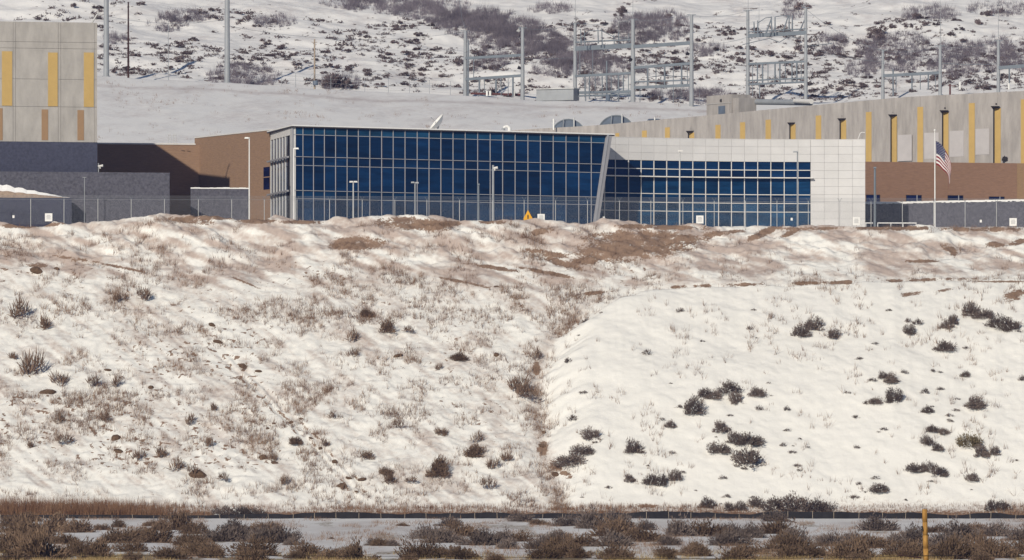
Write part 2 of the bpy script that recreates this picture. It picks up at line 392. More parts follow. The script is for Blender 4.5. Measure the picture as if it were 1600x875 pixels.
def mud_bluff(X, D, px, py):
    lip = np.where(px > 880, np.interp(px, *LIP), np.interp(px, [0, 300, 600, 880], [430, 465, 450, 462]))
    up = 1 - sstep(-25, 10, py - lip)
    st = fbm((px * .85 + py * 1.6) / 60, (py * .85 - px * .32) / 9 + 40, 4)
    m = up * (0.60 + 1.05 * st + 0.55 * fbm(px / 70, py / 16, 3))
    g = gully(D); b = sstep(0, 1, (px - g) / 30)
    rill = fbm((px * .62 - py * .78) / 7, (px * .78 + py * .62) / 85, 4)
    low = (1 - up) * (1 - b) * (0.20 + 0.55 * rill + 0.4 * fbm(px / 45, py / 22, 4))
    gul = 0.5 * np.exp(-((px - g + 6) / 16) ** 2) * (1 - up)
    foot = 0.5 * (1 - sstep(800, 806, D))
    return np.clip(np.maximum(np.maximum(m, low), np.maximum(gul, foot)), 0, 1)
def dirt_hill(X, D, px, py):
    h = sstep(1186, 1196, D)
    spk = fbm(px / 12, py / 4.5, 4)
    return np.clip(h * 0.55 * sstep(0.22, 0.5, spk) * (0.75 + 0.9 * fbm(px / 110, py / 40, 2)) + 0.5 * np.exp(-((D - 1181) / 2.0) ** 2) * sstep(0, .4, fbm(px / 30, 6.6, 2)), 0, 1)
def mud_hill(X, D, px, py):
    h = sstep(1186, 1196, D)
    return np.clip(h * (0.08 + 0.5 * fbm(px / 40, py / 15, 4)) + (1 - h) * (0.16 + 0.4 * fbm(px / 50 + py / 20, py / 9, 4) + 0.5 * np.exp(-((D - 1168 - 4 * fbm(px / 200, 2.2, 2)) / 2.2) ** 2)), 0, 1)
def dirt_plain(X, D, px, py):
    near = 1 - sstep(505, 560, D)
    return np.clip(near * (0.55 + 0.5 * fbm(px / 30, py / 6, 3)) + 0.5 * sstep(0.1, 0.5, fbm(px / 55, py / 9, 4)), 0, 1)
def mud_plain(X, D, px, py):
    return np.clip(0.2 + 0.45 * fbm(px / 70, py / 7 + 9, 4), 0, 1)

sheet('plain', z_plain, np.concatenate([np.linspace(-900, -95, 24), np.arange(-92, 92.1, 0.8), np.linspace(95, 900, 24)]),
      np.concatenate([np.linspace(-1500, -80, 12), np.linspace(-60, 440, 50), np.arange(445, 806, 1.6)]), M['plain'], {'dirt': dirt_plain, 'mud': mud_plain})
sheet('snow_bluff', z_bluff, np.concatenate([np.linspace(-330, -96, 40), np.arange(-95, 95.01, 0.19), np.linspace(96, 330, 40)]),
      np.concatenate([np.arange(799, 880, 0.25), np.linspace(881, 1010, 20)]), M['bluff'], {'dirt': dirt_shade_bluff, 'mud': mud_bluff})
sheet('hillside', z_hill, np.concatenate([np.linspace(-500, -141, 40), np.arange(-140, 140.1, 0.55), np.linspace(141, 500, 40)]),
      np.concatenate([np.arange(960, 1180, 2.0), np.arange(1180, 1330, 0.6), np.linspace(1332, 2100, 60)]), M['hill'], {'dirt': dirt_hill, 'mud': mud_hill})


# ------------------------------------------------------------------ left concrete building
def seq(w, xs): return [w.s(x) for x in xs]
U = math.radians(20)
def wall_dir(px, d, ang, length, left=False):
    """wall through an image column at distance d, receding to the right by ang"""
    a = P(px, HZ, d); t = Vector((math.cos(ang), math.sin(ang), 0)); b = a + t * (-length if left else length)
    w = Wall(0, 900, 10, 900)
    w.a, w.b = (b, a) if left else (a, b)
    w.a.z = w.b.z = 0; w.t = t; w.L = length; w.n = Vector((t.y, -t.x, 0)); return w

def mass(w, q0, q1, z0, z1, depth, m, parent, name='wall', back=0.0, skew=0.0):
    mb = MB(); w.prism(mb, q0, q1, z0, z1, -depth, -back); return mb.build(name, m, parent)

wl = wall_dir(152, 893, U * 0.6, 30, left=True)
b1 = empty('concrete_building', wl.pt(20, Z_PAD), 'tall pale concrete building with ochre strips at the left edge', 'building')
zt = wl.z(152, 36); zb = wl.z(152, 222)
v20 = Vector((-math.sin(U), math.cos(U), 0))
# the mass behind its panels: the right flank runs back and to the left
qe = wl.s(151.7); mb = MB()
f0, f1 = wl.pt(0, 0, -0.12), wl.pt(qe, 0, -0.12)
g0, g1 = f0 + v20 * 46, f1 + v20 * 46
mb.hexa([(p.x, p.y, z) for z in (Z_PAD - .5, zt - .05) for p in (f0, f1, g1, g0)])
mb.build('wall', M['joint2'], b1)
cols = [0, wl.s(-50), wl.s(20.5), wl.s(24), wl.s(91), wl.s(95), wl.s(148), wl.s(152)]
rows = [wl.z(100, y) for y in (222, 167, 124, 76, 66, 34.5)]
for i in range(len(cols) - 1):
    for j in range(len(rows) - 1):
        if cols[i + 1] - cols[i] < .05: continue
        wl.part('concrete_panel', cols[i] + .02, cols[i + 1] - .02, rows[j] + .02, rows[j + 1] - .02, -.12, 0, M['concrete'], b1)
for x0, x1, y0, y1, k in ((-68, -52, 80, 165, 0), (3, 19, 80, 165, 0), (75, 90, 82, 166, 0), (131, 146.5, 82, 167, 0), (-78, -68, 169, 219, 1), (-6, 4, 169, 219, 1), (65, 75, 171, 219, 1), (121, 131, 172, 219, 1)):
    wl.part('accent_panel', wl.s(x0), wl.s(x1), wl.z(x0, y1), wl.z(x0, y0), .0, .06, M['tan' if k else 'yellow'], b1)
wl.part('masonry_base', 0, wl.s(152.2), Z_PAD - .4, zb - .02, -.1, -.02, M['blockdark'], b1)
# rooftop pipe at its right corner
mb = MB(); mb.tube(P(144, 35, 894), P(152, 22, 894), .12); mb.tube(P(152, 22, 894), P(158, 21, 894), .1)
mb.build('vent_pipe', M['galvlight'], b1)

# ------------------------------------------------------------------ brown building between the concrete and the glass
wbk = wall_dir(150, 943, U * 0.55, 17)
wsd = Wall(305, 947.5, 425, 923)
b2 = empty('brown_building', wbk.pt(8, Z_PAD), 'low brown brick building left of the blue glass hall, half in shadow', 'building')
z_lo = wbk.z(200, 225.5); z_hi = wsd.z(305, 216)
wbk.part('wall', 0, 17.5, Z_PAD - .4, z_lo, -12, 0, M['brown'], b2)
mb = MB(); a, b = wsd.pt(-.2, 0), wsd.pt(wsd.L + .2, 0)
mb.hexa([(p.x, p.y, z) for z in (Z_PAD - .4, z_hi) for p in (a, b, b + Vector((14, 6, 0)), a + Vector((16, 6, 0)))])
mb.build('tall_wall', M['brown'], b2)
mb = MB(); wbk.prism(mb, 0, 15.6, z_lo + .002, z_lo + .22, -10, .12); mb.build('coping', M['coping'], b2)
mb = MB(); wsd.prism(mb, -.1, wsd.L + .1, z_hi + .002, z_hi + .16, -.8, .1); mb.build('parapet', M['coping'], b2)
q0, q1 = wsd.s(412), wsd.s(421.5)
wsd.part('window', q0, q1, wsd.z(417, 296), wsd.z(417, 261), -.1, .04, M['darkglass'], b2)
wsd.part('sill', q0 - .1, q1 + .1, wsd.z(417, 277.5), wsd.z(417, 276), .04, .08, M['brown'], b2)
mb = MB()
for px in (263, 267, 271, 275): mb.tube(P(px, 226, 946), P(px, 210, 946), .05, n=6)
mb.tube(P(262.5, 211, 941), P(267.5, 211, 941), .05, n=6); mb.tube(P(270.5, 211, 941), P(275.5, 211, 941), .05, n=6)
o = mb.build('roof_ladder', M['galvlight']); prop(o, 'pair of thin grey ladder hoops on the brown roof against the snow', 'ladder')

# grey block walls in front
wf = wall_dir(265, 892, U * 0.5, 44, left=True)
o = wf.part('block_wall', 0, 44, Z_PAD - .4, wf.z(150, 269), -.6, 0, M['block'], None)
prop(o, 'tall grey split-block wall below the concrete building', 'wall')
q = wf.pt(44, 0); mb = MB()
mb.hexa([(p.x, p.y, z) for z in (Z_PAD - .4, wf.z(150, 269) - .01) for p in (q + Vector((-.6, .6, 0)), q + Vector((0, .6, 0)), q + v20 * 40, q + v20 * 40 + Vector((-.6, 0, 0)))])
prop(mb.build('block_wall', M['block']), 'grey block wall running back from the end of the tall block wall', 'wall')
wf2 = wall_dir(298, 905, U * 0.35, 11)
q1 = wf2.s(389)
e = empty('block_wall', wf2.pt(q1 / 2, Z_PAD), 'low grey block wall with snow on top beside the brown side wall', 'wall')
wf2.part('masonry', 0, q1, Z_PAD - .4, wf2.z(340, 295), -.5, 0, M['block'], e)
mb = MB(); n = 18
for i in range(n):
    a0, a1 = q1 * i / n, q1 * (i + 1) / n - .001
    wf2.prism(mb, a0, a1, wf2.z(340, 295) + .003, wf2.z(340, 295) + .16 + .08 * random.random(), -.5, .04 + .03 * random.random())
mb.build('snow_cap', M['snow'], e)
# planter with a heap of snow and earth at far left
wp = wall_dir(112, 885.5, U * 0.5, 26, left=True)
e = empty('planter_wall', wp.pt(20, Z_PAD), 'low dark block wall holding up a snowy earth heap at far left', 'planter')
ztop = wp.z(60, 309)
wp.part('masonry', 0, 26, Z_PAD - .4, ztop, -3.0, 0, M['blockdark'], e)
mb = MB(); mb2 = MB(); n = 44
for i in range(n):
    a0, a1 = 26 * i / n, 26 * (i + 1) / n
    h = lambda s: max(.02, 2.0 * min(1, (26 - s) / 10.5) * (1 + .06 * math.sin(s * 3.1)) + .05 * math.sin(s * 7))
    for (m_, lo, hi, o0) in ((mb2, 0, .52, -.05), (mb, .52, 1.0, -.35)):
        h0, h1 = h(a0), h(a1)
        vs = [wp.pt(a0, ztop + .003 + h0 * lo, o0), wp.pt(a1, ztop + .003 + h1 * lo, o0), wp.pt(a1, ztop + h1 * hi + .004, o0 - .35), wp.pt(a0, ztop + h0 * hi + .004, o0 - .35),
              wp.pt(a0, ztop + .003, -2.9), wp.pt(a1, ztop + .003, -2.9), wp.pt(a1, ztop + h1 * hi * .8, -2.6), wp.pt(a0, ztop + h0 * hi * .8, -2.6)]
        m_.hexa(vs)
mb2.build('earth_bank', mat('sandy earth', (0.33, 0.25, 0.19), .95, var=.2, scale=3), e); mb.build('snow_heap', M['snow'], e)

# ------------------------------------------------------------------ the blue glass hall
wg = Wall(457, 905, 957, 931)
LV = [Z_PAD - .2, 36.5, 37.7, 41.45, 42.75, 46.03, 47.1]
b3 = empty('glass_hall', wg.pt(wg.L / 2, Z_PAD), 'long blue glass hall with silver mullions and a leaning grey end fin', 'building')
MU = [457, 473, 489.5, 506.5, 524, 542, 559.5, 577.5, 596, 614, 632.5, 651.5, 670, 688.5, 707.5, 726.5, 746, 765.5, 785, 804.5, 824.5, 844, 864, 884, 904, 923.5]
lean = lambda z: wg.s(924 + 22.5 * (z - 32.2) / (47.3 - 32.2))
MQ = [wg.s(x) for x in MU]
def fin_pt(z, dx, out): return wg.pt(lean(z) + dx, z, out)
for i in range(len(MQ)):
    for j in range(len(LV) - 1):
        z0, z1 = LV[j] + .04, LV[j + 1] - .04
        m = M['glass_top'] if j == 5 else (M['glass_low_reflect'] if j < 2 else M['glass'])
        q0 = MQ[i] + .035
        if i < len(MQ) - 1:
            wg.part('pane', q0, min(MQ[i + 1] - .035, lean(z0)), z0, z1, -.06, 0 + .004 * random.random(), m, b3, q1t=MQ[i + 1] - .035)
        else:
            if lean(z1) < q0 + .1: continue
            wg.part('pane', q0, max(q0 + .02, lean(z0)), z0, z1, -.06, 0, m, b3, q1t=lean(z1))
for i, q in enumerate(MQ):
    wg.part('mullion', q - .036, q + .036, LV[0], LV[-1], -.05, .14, M['mullion'], b3)
for j, z in enumerate(LV[1:-1]):
    o_ = .22 if j in (1, 3) else .11
    wg.part('transom', MQ[0], lean(z) + (.9 if j in (1, 3) else 0), z - .04, z + .04, -.05, o_, M['mullion'], b3)
# leaning fin at the right end
mb = MB(); z0, z1 = Z_PAD - .2, 47.3
mb.hexa([fin_pt(z0, 0, .45), fin_pt(z0, .8, .45), fin_pt(z0, .8, -4), fin_pt(z0, 0, -4), fin_pt(z1, 0, .45), fin_pt(z1, .9, .45), fin_pt(z1, .9, -4), fin_pt(z1, 0, -4)])
mb.build('end_fin', M['fin'], b3)
mb = MB(); mb.hexa([fin_pt(z0, 0, .55), fin_pt(z0, .26, .55), fin_pt(z0, .26, .452), fin_pt(z0, 0, .452), fin_pt(z1, 0, .55), fin_pt(z1, .28, .55), fin_pt(z1, .28, .452), fin_pt(z1, 0, .452)])
mb.build('fin_lit_edge', M['mullion'], b3)  # paler strip paints the sunlit left side of the fin
# left return wall
ws = Wall(422, 922.7, 457, 905)
ws.part('corner_pier', ws.L - 2.0, ws.L - .02, LV[0], 47.1, -.5, .02, M['galvlight'], b3)
sq = [ws.s(x) for x in (423, 427.5, 432, 436.5, 441, 445.5)] + [ws.L - 2.0]
for i in range(len(sq) - 1):
    for j in range(5):
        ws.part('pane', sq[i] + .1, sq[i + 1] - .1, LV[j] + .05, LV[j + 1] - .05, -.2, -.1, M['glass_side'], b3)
    ws.part('mullion', sq[i] - .10, sq[i] + .10, LV[0], 46.2, -.2, .05, M['galvlight'], b3)
ws.part('top_panel', sq[0], ws.L - 2.01, 46.03, 47.1, -.2, .03, M['mullionw'], b3)
for j in (1, 3):
    ws.part('sunshade', sq[0] - .2, ws.L - 1.5, LV[j + 1] - .12, LV[j + 1] + .12, .26, .6, M['fin'], b3)
# body, roof
C0, C1 = wg.pt(.1, 0, -.35), wg.pt(wg.L - 2.2, 0, -.35); bk = ws.pt(.2, 0, -.4)
mb = MB(); mb.hexa([(p.x, p.y, z) for z in (Z_PAD - .3, 47.08) for p in (C0, C1, C1 + Vector((-4, 17, 0)), bk)])
mb.build('inner_wall', M['interior'], b3)
mb = MB(); r0, r1, r3 = wg.pt(-.35, 0, .45), wg.pt(wg.L + .1, 0, .45), ws.pt(-.3, 0, .45); r2 = r1 + Vector((-5, 17, 0))
mb.hexa([(p.x, p.y, z) for z in (47.1, 47.28) for p in (r0, r1, r2, r3)])
mb.build('roof_slab', M['roof'], b3)
mb = MB()
k = Vector((0, .12, 0)); mb.hexa([(p.x, p.y, z) for z in (47.284, 47.46) for p in (r0 + k, r1 + k, r2, r3 + k)])
mb.build('roof_edge', M['snow'], b3)

# things on the glass roof
dish = empty('satellite_dish', P(678, 203, 926), 'white satellite dish seen edge-on above the glass roof', 'dish')
mb = MB(); c = P(681, 190, 926); ax = Vector((-.75, -.13, .64)).normalized()
e1 = ax.cross(Vector((0, 1, 0))).normalized(); e2 = ax.cross(e1)
R = 1.62; rings = 6; seg = 28; vs = []; fs = []
for side in (0, 1):
    for r in range(rings + 1):
        rr = R * r / rings
        for s in range(seg):
            t = 2 * math.pi * s / seg
            vs.append(c + (e1 * math.cos(t) + e2 * math.sin(t)) * rr + ax * (0.75 * (rr / R) ** 2 - .75 - side * .06))
n0 = (rings + 1) * seg
for side in (0, 1):
    for r in range(rings):
        for s in range(seg):
            f = (side * n0 + r * seg + s, side * n0 + r * seg + (s + 1) % seg, side * n0 + (r + 1) * seg + (s + 1) % seg, side * n0 + (r + 1) * seg + s)
            fs.append(f if side else f[::-1])
for s in range(seg): fs.append((rings * seg + s, rings * seg + (s + 1) % seg, n0 + rings * seg + (s + 1) % seg, n0 + rings * seg + s))
mb.add(vs, fs); mb.build('reflector', M['whitepaint'], dish, smooth=True)
mb = MB(); mb.tube(c - ax * .6, P(683, 205, 926), .14); mb.tube(P(683, 205, 926), P(683, 207, 926), .3); mb.build('mount', M['galv'], dish)
mb = MB(); mb.tube(c - ax * .5, c + ax * .9, .03, n=6); mb.tube(c + ax * .8, c + ax * 1.0, .09); mb.build('feed_horn', M['galv'], dish)
vt = empty('roof_vent', P(792, 207, 926), 'small white gooseneck vent on the glass roof', 'vent')
mb = MB(); pts = [P(796, 209, 926), P(796, 200, 926), P(793.5, 197.5, 926), P(789.5, 197.5, 926), P(787, 200, 926)]
for i in range(4): mb.tube(pts[i], pts[i + 1], .22 if i else .26)
mb.build('neck', M['whitepaint'], vt); mb = MB(); mb.tube(P(787, 200, 926), P(786.3, 203, 926), .24, .3); mb.build('hood', M['galv'], vt)

# ------------------------------------------------------------------ the white panelled building
class ArcWall(Wall):
    '''a wall bowed in plan: the offset from the chord is a parabola'''
    def __init__(s, px0, d0, px1, d1, sag):
        Wall.__init__(s, px0, d0, px1, d1); s.sag = sag
    def bow(s, q): u = q / s.L; return -4 * s.sag * u * (1 - u), -4 * s.sag * (1 - 2 * u) / s.L
    def pt(s, q, z, out=0.0):
        o, sl_ = s.bow(q); nn = (s.n - s.t * sl_).normalized()
        p = s.a + s.t * q + s.n * o + nn * out; return Vector((p.x, p.y, z))
    def s_(s, px): return 0
    def find(s, px):
        k = (px - 800) / F; lo, hi = -5.0, s.L + 5
        for _ in range(40):
            m_ = (lo + hi) / 2; p = s.pt(m_, 0)
            if p.x < k * p.y: lo = m_
            else: hi = m_
        return (lo + hi) / 2
    def d(s, px): return s.pt(s.find(px), 0).y
ww = ArcWall(930, 939, 1352, 948.5, 3.4)
b4 = empty('white_building', ww.pt(ww.L / 2, Z_PAD), 'white panelled building with a band of blue windows right of the glass hall', 'building')
ZT = ww.z(1150, 217.5); ZG = ww.z(1150, 252.5)
WLV = [Z_PAD - .2] + [ww.z(1150, y) for y in (331, 317.5, 304, 277.5, 265.5)] + [ZG]
WMU = [933, 945, 961.8, 982.4, 1002, 1022, 1042, 1062.3, 1082.7, 1102.8, 1123, 1143, 1163.3, 1184, 1204.5, 1225.4, 1247, 1266.5]
WQ = [ww.find(x) for x in WMU]
qr = ww.find(1352)
rowsz = [ZG, ww.z(1150, 240.5), ww.z(1150, 229), ZT]
for i in range(len(WQ) - 1):
    for j in range(3):
        ww.part('panel', WQ[i] + .014, WQ[i + 1] - .014, rowsz[j] + .012, rowsz[j + 1] - .012, -.1, 0, M['whitepanel'], b4)
    for j in range(6):
        m = M['glass_top'] if j < 2 else (M['glass_low_reflect'] if j < 4 else M['glass'])  # lower rows take paler glass, the snow reflection painted in
        ww.part('pane', WQ[i] + .05, WQ[i + 1] - .05, WLV[j] + .04, WLV[j + 1] - .04, -.3, -.16 - .004 * random.random(), m, b4)
    ww.part('mullion', WQ[i] - .055, WQ[i] + .055, WLV[0], ZG - .02, -.25, -.02, M['mullionw'], b4)
def run(name, qs, z0, z1, o0, o1, m):
    mb = MB()
    for a_, b_ in zip(qs, qs[1:]): ww.prism(mb, a_, b_, z0, z1, o0, o1)
    return mb.build(name, m, b4)
for j in range(1, 6): run('transom', WQ[:-1] + [WQ[-1] - .01], WLV[j] - .055, WLV[j] + .055, -.25, -.01, M['mullionw'])
run('sunshade', WQ + [WQ[-1] + .35], WLV[4] - .1, WLV[4] + .06, 0.003, .85, M['mullionw'])
ry = [ZT] + [ww.z(1300, y) for y in (229, 241, 254, 266.5, 279, 291.5, 304, 317, 330, 342)] + [Z_PAD - .2]
rx = [ww.find(x) for x in (1266.8, 1288, 1310, 1332, 1352)]
for i in range(4):
    for j in range(len(ry) - 1):
        ww.part('panel', rx[i] + .014, rx[i + 1] - .014, ry[j + 1] + .012, ry[j] - .012, -.1, .012 if i == 3 else 0, M['whitepanel'], b4)
AQ = WQ + rx[1:-1] + [qr - .03]
run('wall', AQ, ZG + .01, ZT - .05, -.5, -.1, M['joint2'])
run('end_wall', [WQ[-1] + .01] + rx[1:-1] + [qr - .03], Z_PAD - .3, ZG + .009, -.5, -.1, M['joint2'])
mb = MB(); p0, p1 = ww.pt(WQ[-1] - .5, 0, -1.0), ww.pt(qr - .45, 0, -1.0); vb = Vector((-.45, .89, 0))
mb.hexa([(p.x, p.y, z) for z in (Z_PAD - .3, ZT - .06) for p in (p0, p1, p1 + vb * 14, p0 + vb * 9)]); mb.build('rear_wall', M['joint2'], b4)
run('inner_wall', WQ[:-1] + [WQ[-1] - .02], Z_PAD - .3, ZG, -6, -.32, M['interior'])
run('coping', AQ, ZT - .018, ZT + .06, -.5, .04, M['whitepanel'])
mb = MB(); pts = [ww.pt(ww.find(1340), ZT, -1), ww.pt(ww.find(1344), ZT + 1.05, -1), ww.pt(ww.find(1347), ZT + 1.2, -1), ww.pt(ww.find(1351), ZT + 1.15, -1)]
for i in range(3): mb.tube(pts[i], pts[i + 1], .055, n=6)
o = mb.build('roof_rail', M['whitepaint']); prop(o, 'bent white pipe rail on the right corner of the white roof', 'rail')

# ------------------------------------------------------------------ brown building at right, its windows, the grey wall in front
wr = Wall(1345, 977, 1640, 984)
b5 = empty('brown_building', wr.pt(12, Z_PAD), 'brown brick building with small strip windows right of the white building', 'building')
zr = wr.z(1400, 253)
wr.part('wall', 0, wr.s(1589), Z_PAD - .4, zr, -4, 0, M['brown2'], b5)
wr.part('corner_wall', wr.s(1589.1), wr.L, Z_PAD - .4, zr, -4, .01, mat('light brown brick', (0.27, 0.175, 0.10), .9, var=.1, scale=2.2, stretch=(1, 1, 4)), b5)
for x0, x1, y0, y1 in ((1353, 1375, 304, 317), (1415.5, 1440, 304.5, 320), (1480.5, 1505, 305, 320), (1545, 1569.5, 307, 320)):
    f = wr.part('window', wr.s(x0), wr.s(x1), wr.z(x0, y1), wr.z(x0, y0), -.2, .05, M['black'], b5)
    s = wr.s(x0 + (x1 - x0) * .7)
    wr.part('pane', wr.s(x0) + .1, s - .08, wr.z(x0, y1) + .1, wr.z(x0, y0) - .1, .05, .07, M['darkglass'], f)
    wr.part('pane', s + .08, wr.s(x1) - .1, wr.z(x0, y1) + .1, wr.z(x0, y0) - .1, .05, .07, M['darkglass'], f)
    wr.part('mullion', s - .07, s + .07, wr.z(x0, y1), wr.z(x0, y0), .05, .1, M['fin'], f)
wgr = Wall(1350, 972, 1640, 958)
e = empty('block_wall', wgr.pt(13, Z_PAD), 'grey block wall with a snow-covered top in front of the right brown building', 'wall')
zg = wgr.z(1450, 316.5)
wgr.part('masonry', 0, wgr.L, Z_PAD - .4, zg, -.6, 0, M['block'], e)
mb = MB(); n = 90
for i in range(n):
    a0, a1 = wgr.L * i / n, wgr.L * (i + 1) / n - .001
    wgr.prism(mb, a0, a1, zg + .003 - .12 * random.random() * (a0 > 0), zg + .22 + .05 * random.random(), -.6, .08 + .05 * random.random())
mb.build('snow_cap', M['snow'], e)

# ------------------------------------------------------------------ curved concrete building at right
XS = [800, 840, 915, 960, 1000, 1040, 1104, 1170, 1270, 1413, 1600, 1680]
YS = [203.5, 201, 197, 193.5, 189.8, 186, 180.5, 174, 164.5, 151.5, 142, 137.5]
DS = [1086, 1082, 1075, 1070, 1064, 1059, 1050, 1040, 1024, 1006, 993, 988]
def cz(px): d = np.interp(px, XS, DS); return d, (HZ - np.interp(px, XS, YS)) * d / F
b6 = empty('concrete_building', P(1300, 350, 1012), 'long curving concrete building with many ochre strips at right', 'building')
EDGE = [800, 850, 895, 930, 964, 1007, 1043, 1081, 1122, 1160.5, 1200.5, 1239, 1279, 1318, 1357.5, 1397, 1438, 1477.5, 1518.5, 1559, 1600, 1640, 1680]
def cprism(mb, x0, x1, zf0, zf1, o0, o1):
    d0, za = cz(x0); d1, zb_ = cz(x1); w = Wall(x0, d0, x1, d1)
    z0a, z1a = zf0(za), zf1(za); z0b, z1b = zf0(zb_), zf1(zb_)
    mb.hexa([w.pt(0, z0a, o1), w.pt(w.L, z0b, o1), w.pt(w.L, z0b, o0), w.pt(0, z0a, o0), w.pt(0, z1a, o1), w.pt(w.L, z1b, o1), w.pt(w.L, z1b, o0), w.pt(0, z1a, o0)])
mb = MB()
for i in range(len(EDGE) - 1): cprism(mb, EDGE[i], EDGE[i + 1], lambda z: Z_PAD - .4, lambda z: z - .04, -4, -.15)
mb.build('wall', M['joint2'], b6)
for i in range(len(EDGE) - 1):
    mb = MB(); cprism(mb, EDGE[i] + .12, EDGE[i + 1] - .12, lambda z: 44.8, lambda z: z, -.15, 0); mb.build('concrete_panel', M['concrete2'], b6)
    mb = MB(); cprism(mb, EDGE[i] + .12, EDGE[i + 1] - .12, lambda z: Z_PAD - .4, lambda z: 44.77, -.15, 0); mb.build('concrete_panel', M['concrete2'], b6)
for x in EDGE[3:]:
    ytop = np.interp(x, [964, 1007, 1043, 1081, 1122, 1200, 1279, 1357, 1438, 1518, 1600], [208, 204, 199, 206, 195, 187, 180.5, 175, 167, 161, 155])
    if x < 960: continue
    w_ = np.interp(x, [960, 1600], [3.6, 4.8])
    d, zp = cz(x); ztp = (HZ - ytop) * d / F
    near_head = [yh for hx, yh in ((1081, 205.5), (1239, 192.5), (1318, 186), (1397, 180), (1477.5, 173.5), (1559, 167)) if abs(hx - x) < 2]
    if near_head: ztp = (HZ - near_head[0] - 2.0) * d / F
    mb = MB(); cprism(mb, x - w_, x + w_, lambda z: Z_PAD + 13.6, lambda z: ztp, 0, .05); mb.build('accent_panel', M['yellow'], b6)
for x, yh in ((1076.5, 205.5), (1235, 192.5), (1313.5, 186), (1393, 180), (1473.5, 173.5), (1553.5, 167)):
    d, zp = cz(x); ytop = yh
    mb = MB(); mb.tube(P(x - 1, ytop + 1, d - .4), P(x - 1, 270, d - .4), .085, n=8); dp = mb.build('downpipe', M['black'], b6)
    mb = MB(); c = P(x + 1, ytop, d - .6)
    mb.hexa([(c.x - .35, c.y - .4, c.z - .25), (c.x + .45, c.y - .4, c.z - .25), (c.x + .45, c.y + .5, c.z - .25), (c.x - .35, c.y + .5, c.z - .25),
             (c.x - .65, c.y - .6, c.z + .1), (c.x + .75, c.y - .6, c.z + .1), (c.x + .75, c.y + .5, c.z + .1), (c.x - .65, c.y + .5, c.z + .1)])
    mb.build('rain_head', M['black'], dp)
    mb = MB(); c = P(x + 3, ytop - 4.5, d - .1); mb.tube((c.x, c.y - .2, c.z), (c.x, c.y + .1, c.z), .15, n=10); mb.build('overflow_spout', M['black'], b6)
for x0, x1 in ((1403, 1425), (1444.5, 1467), (1484, 1506), (1524.5, 1546)):
    d0 = cz(x0)[0]
    zt_ = (HZ - np.interp(x0, [1403, 1524], [211, 201.5])) * d0 / F; zb_ = (HZ - np.interp(x0, [1403, 1524], [252, 242])) * d0 / F
    mb = MB(); cprism(mb, x0, x1, lambda z: zb_, lambda z: zt_, 0, .07); mb.build('blank_panel', mat('pale render', (0.44, 0.415, 0.41), .85, var=.06, scale=.6), b6)
d = cz(1568)[0]
mb = MB(); c = P(1570, 247.5, d - .5); mb.box(c, .7, .7, .55); mb.tube(c + Vector((0, .3, .2)), P(1570, 243, d), .1); mb.box(c + Vector((-.35, -.1, -.2)), .3, .4, .4)
mb.build('wall_light', M['black'], b6)
# plant room with vent and roof duct
wpl = Wall(1104, 1058, 1152, 1050)
b7 = empty('plant_room', wpl.pt(2.5, 58), 'small concrete rooftop plant room with a dark louvre', 'plant room')
wpl.part('wall', 0, wpl.s(1143), 54, wpl.z(1120, 149), -4, 0, M['concrete2'], b7)
wpl.part('wing', wpl.s(1143) + .02, wpl.L, 54, wpl.z(1146, 153), -4, -.3, M['concrete2'], b7)
wpl.part('louvre', wpl.s(1123), wpl.s(1133), wpl.z(1128, 178), wpl.z(1128, 165.5), 0, .08, M['tank'], b7)
wpl.part('ledge', -.1, wpl.s(1143), wpl.z(1120, 162.5), wpl.z(1120, 161.5), 0, .1, M['joint2'], b7)
mb = MB(); c = P(1127, 157, wpl.d(1127) - .15); mb.tube(c, c + Vector((0, .3, 0)), .28, n=12); mb.build('vent_fan', M['black'], b7)
dct = empty('roof_duct', P(1146, 180, 1040), 'fat grey metal duct lying along the curved roof', 'duct')
mb = MB(); a, b = P(1147, 158.5, 1060), P(1267, 160.5, 1034); mb.tube(a, b, .52, .5, n=14); mb.build('pipe', M['galv'], dct, smooth=False)
mb = MB(); mb.tube(P(1242, 157.5, 1038), P(1268, 158.6, 1031), .4, .42, n=12); mb.build('duct_highlight', M['coping'], dct)  # white tube added as the silver highlight at the duct's right end
mb = MB(); mb.tube(P(1146, 160, 1060), P(1146, 180, 1060), .16, n=8); mb.build('leg', M['black'], dct)

# round tanks behind the parapet
for px, top, w_, dd, lab in ((888, 185.5, 24, 1088, 'left blue-grey round tank top above the concrete parapet'), (963, 179.5, 26, 1083, 'larger right blue-grey round tank top behind the concrete parapet')):
    c = P(px, top, dd); R = w_ * 1.16 * dd / F
    t = empty('storage_tank', (c.x, c.y, c.z - 2 * R), lab, 'tank', 'round tanks behind the parapet')
    zc_ = c.z - R
    mb = MB(); mb.tube((c.x, c.y, zc_), (c.x, c.y + 6, zc_), R * .98, n=40); mb.build('shell', M['tank'], t)
    mb = MB(); n = 40; vs = []
    for rr, yy in ((R * .94, -.12), (R * 1.0, -.12), (R * 1.0, .3), (R * .94, .0)):
        for i in range(n):
            a = 2 * math.pi * i / n; vs.append((c.x + rr * math.cos(a), c.y + yy, zc_ + rr * math.sin(a)))
    mb.add(vs, [(k * n + i, ((k + 1) % 4) * n + i, ((k + 1) % 4) * n + (i + 1) % n, k * n + (i + 1) % n) for k in range(4) for i in range(n)])
    mb.build('rim', M['galvblue'], t)
    mb = MB(); mb.tube(P(px + 9, top + 22, dd - .6), P(px + 9, top - 2, dd - .6), .14); mb.build('pipe', M['galvlight'], t)
    mb = MB(); mb.tube(P(px - 9, top + 22, dd - .6), P(px - 7, top, dd - .6), .07); mb.build('ladder_rail', M['galv'], t)
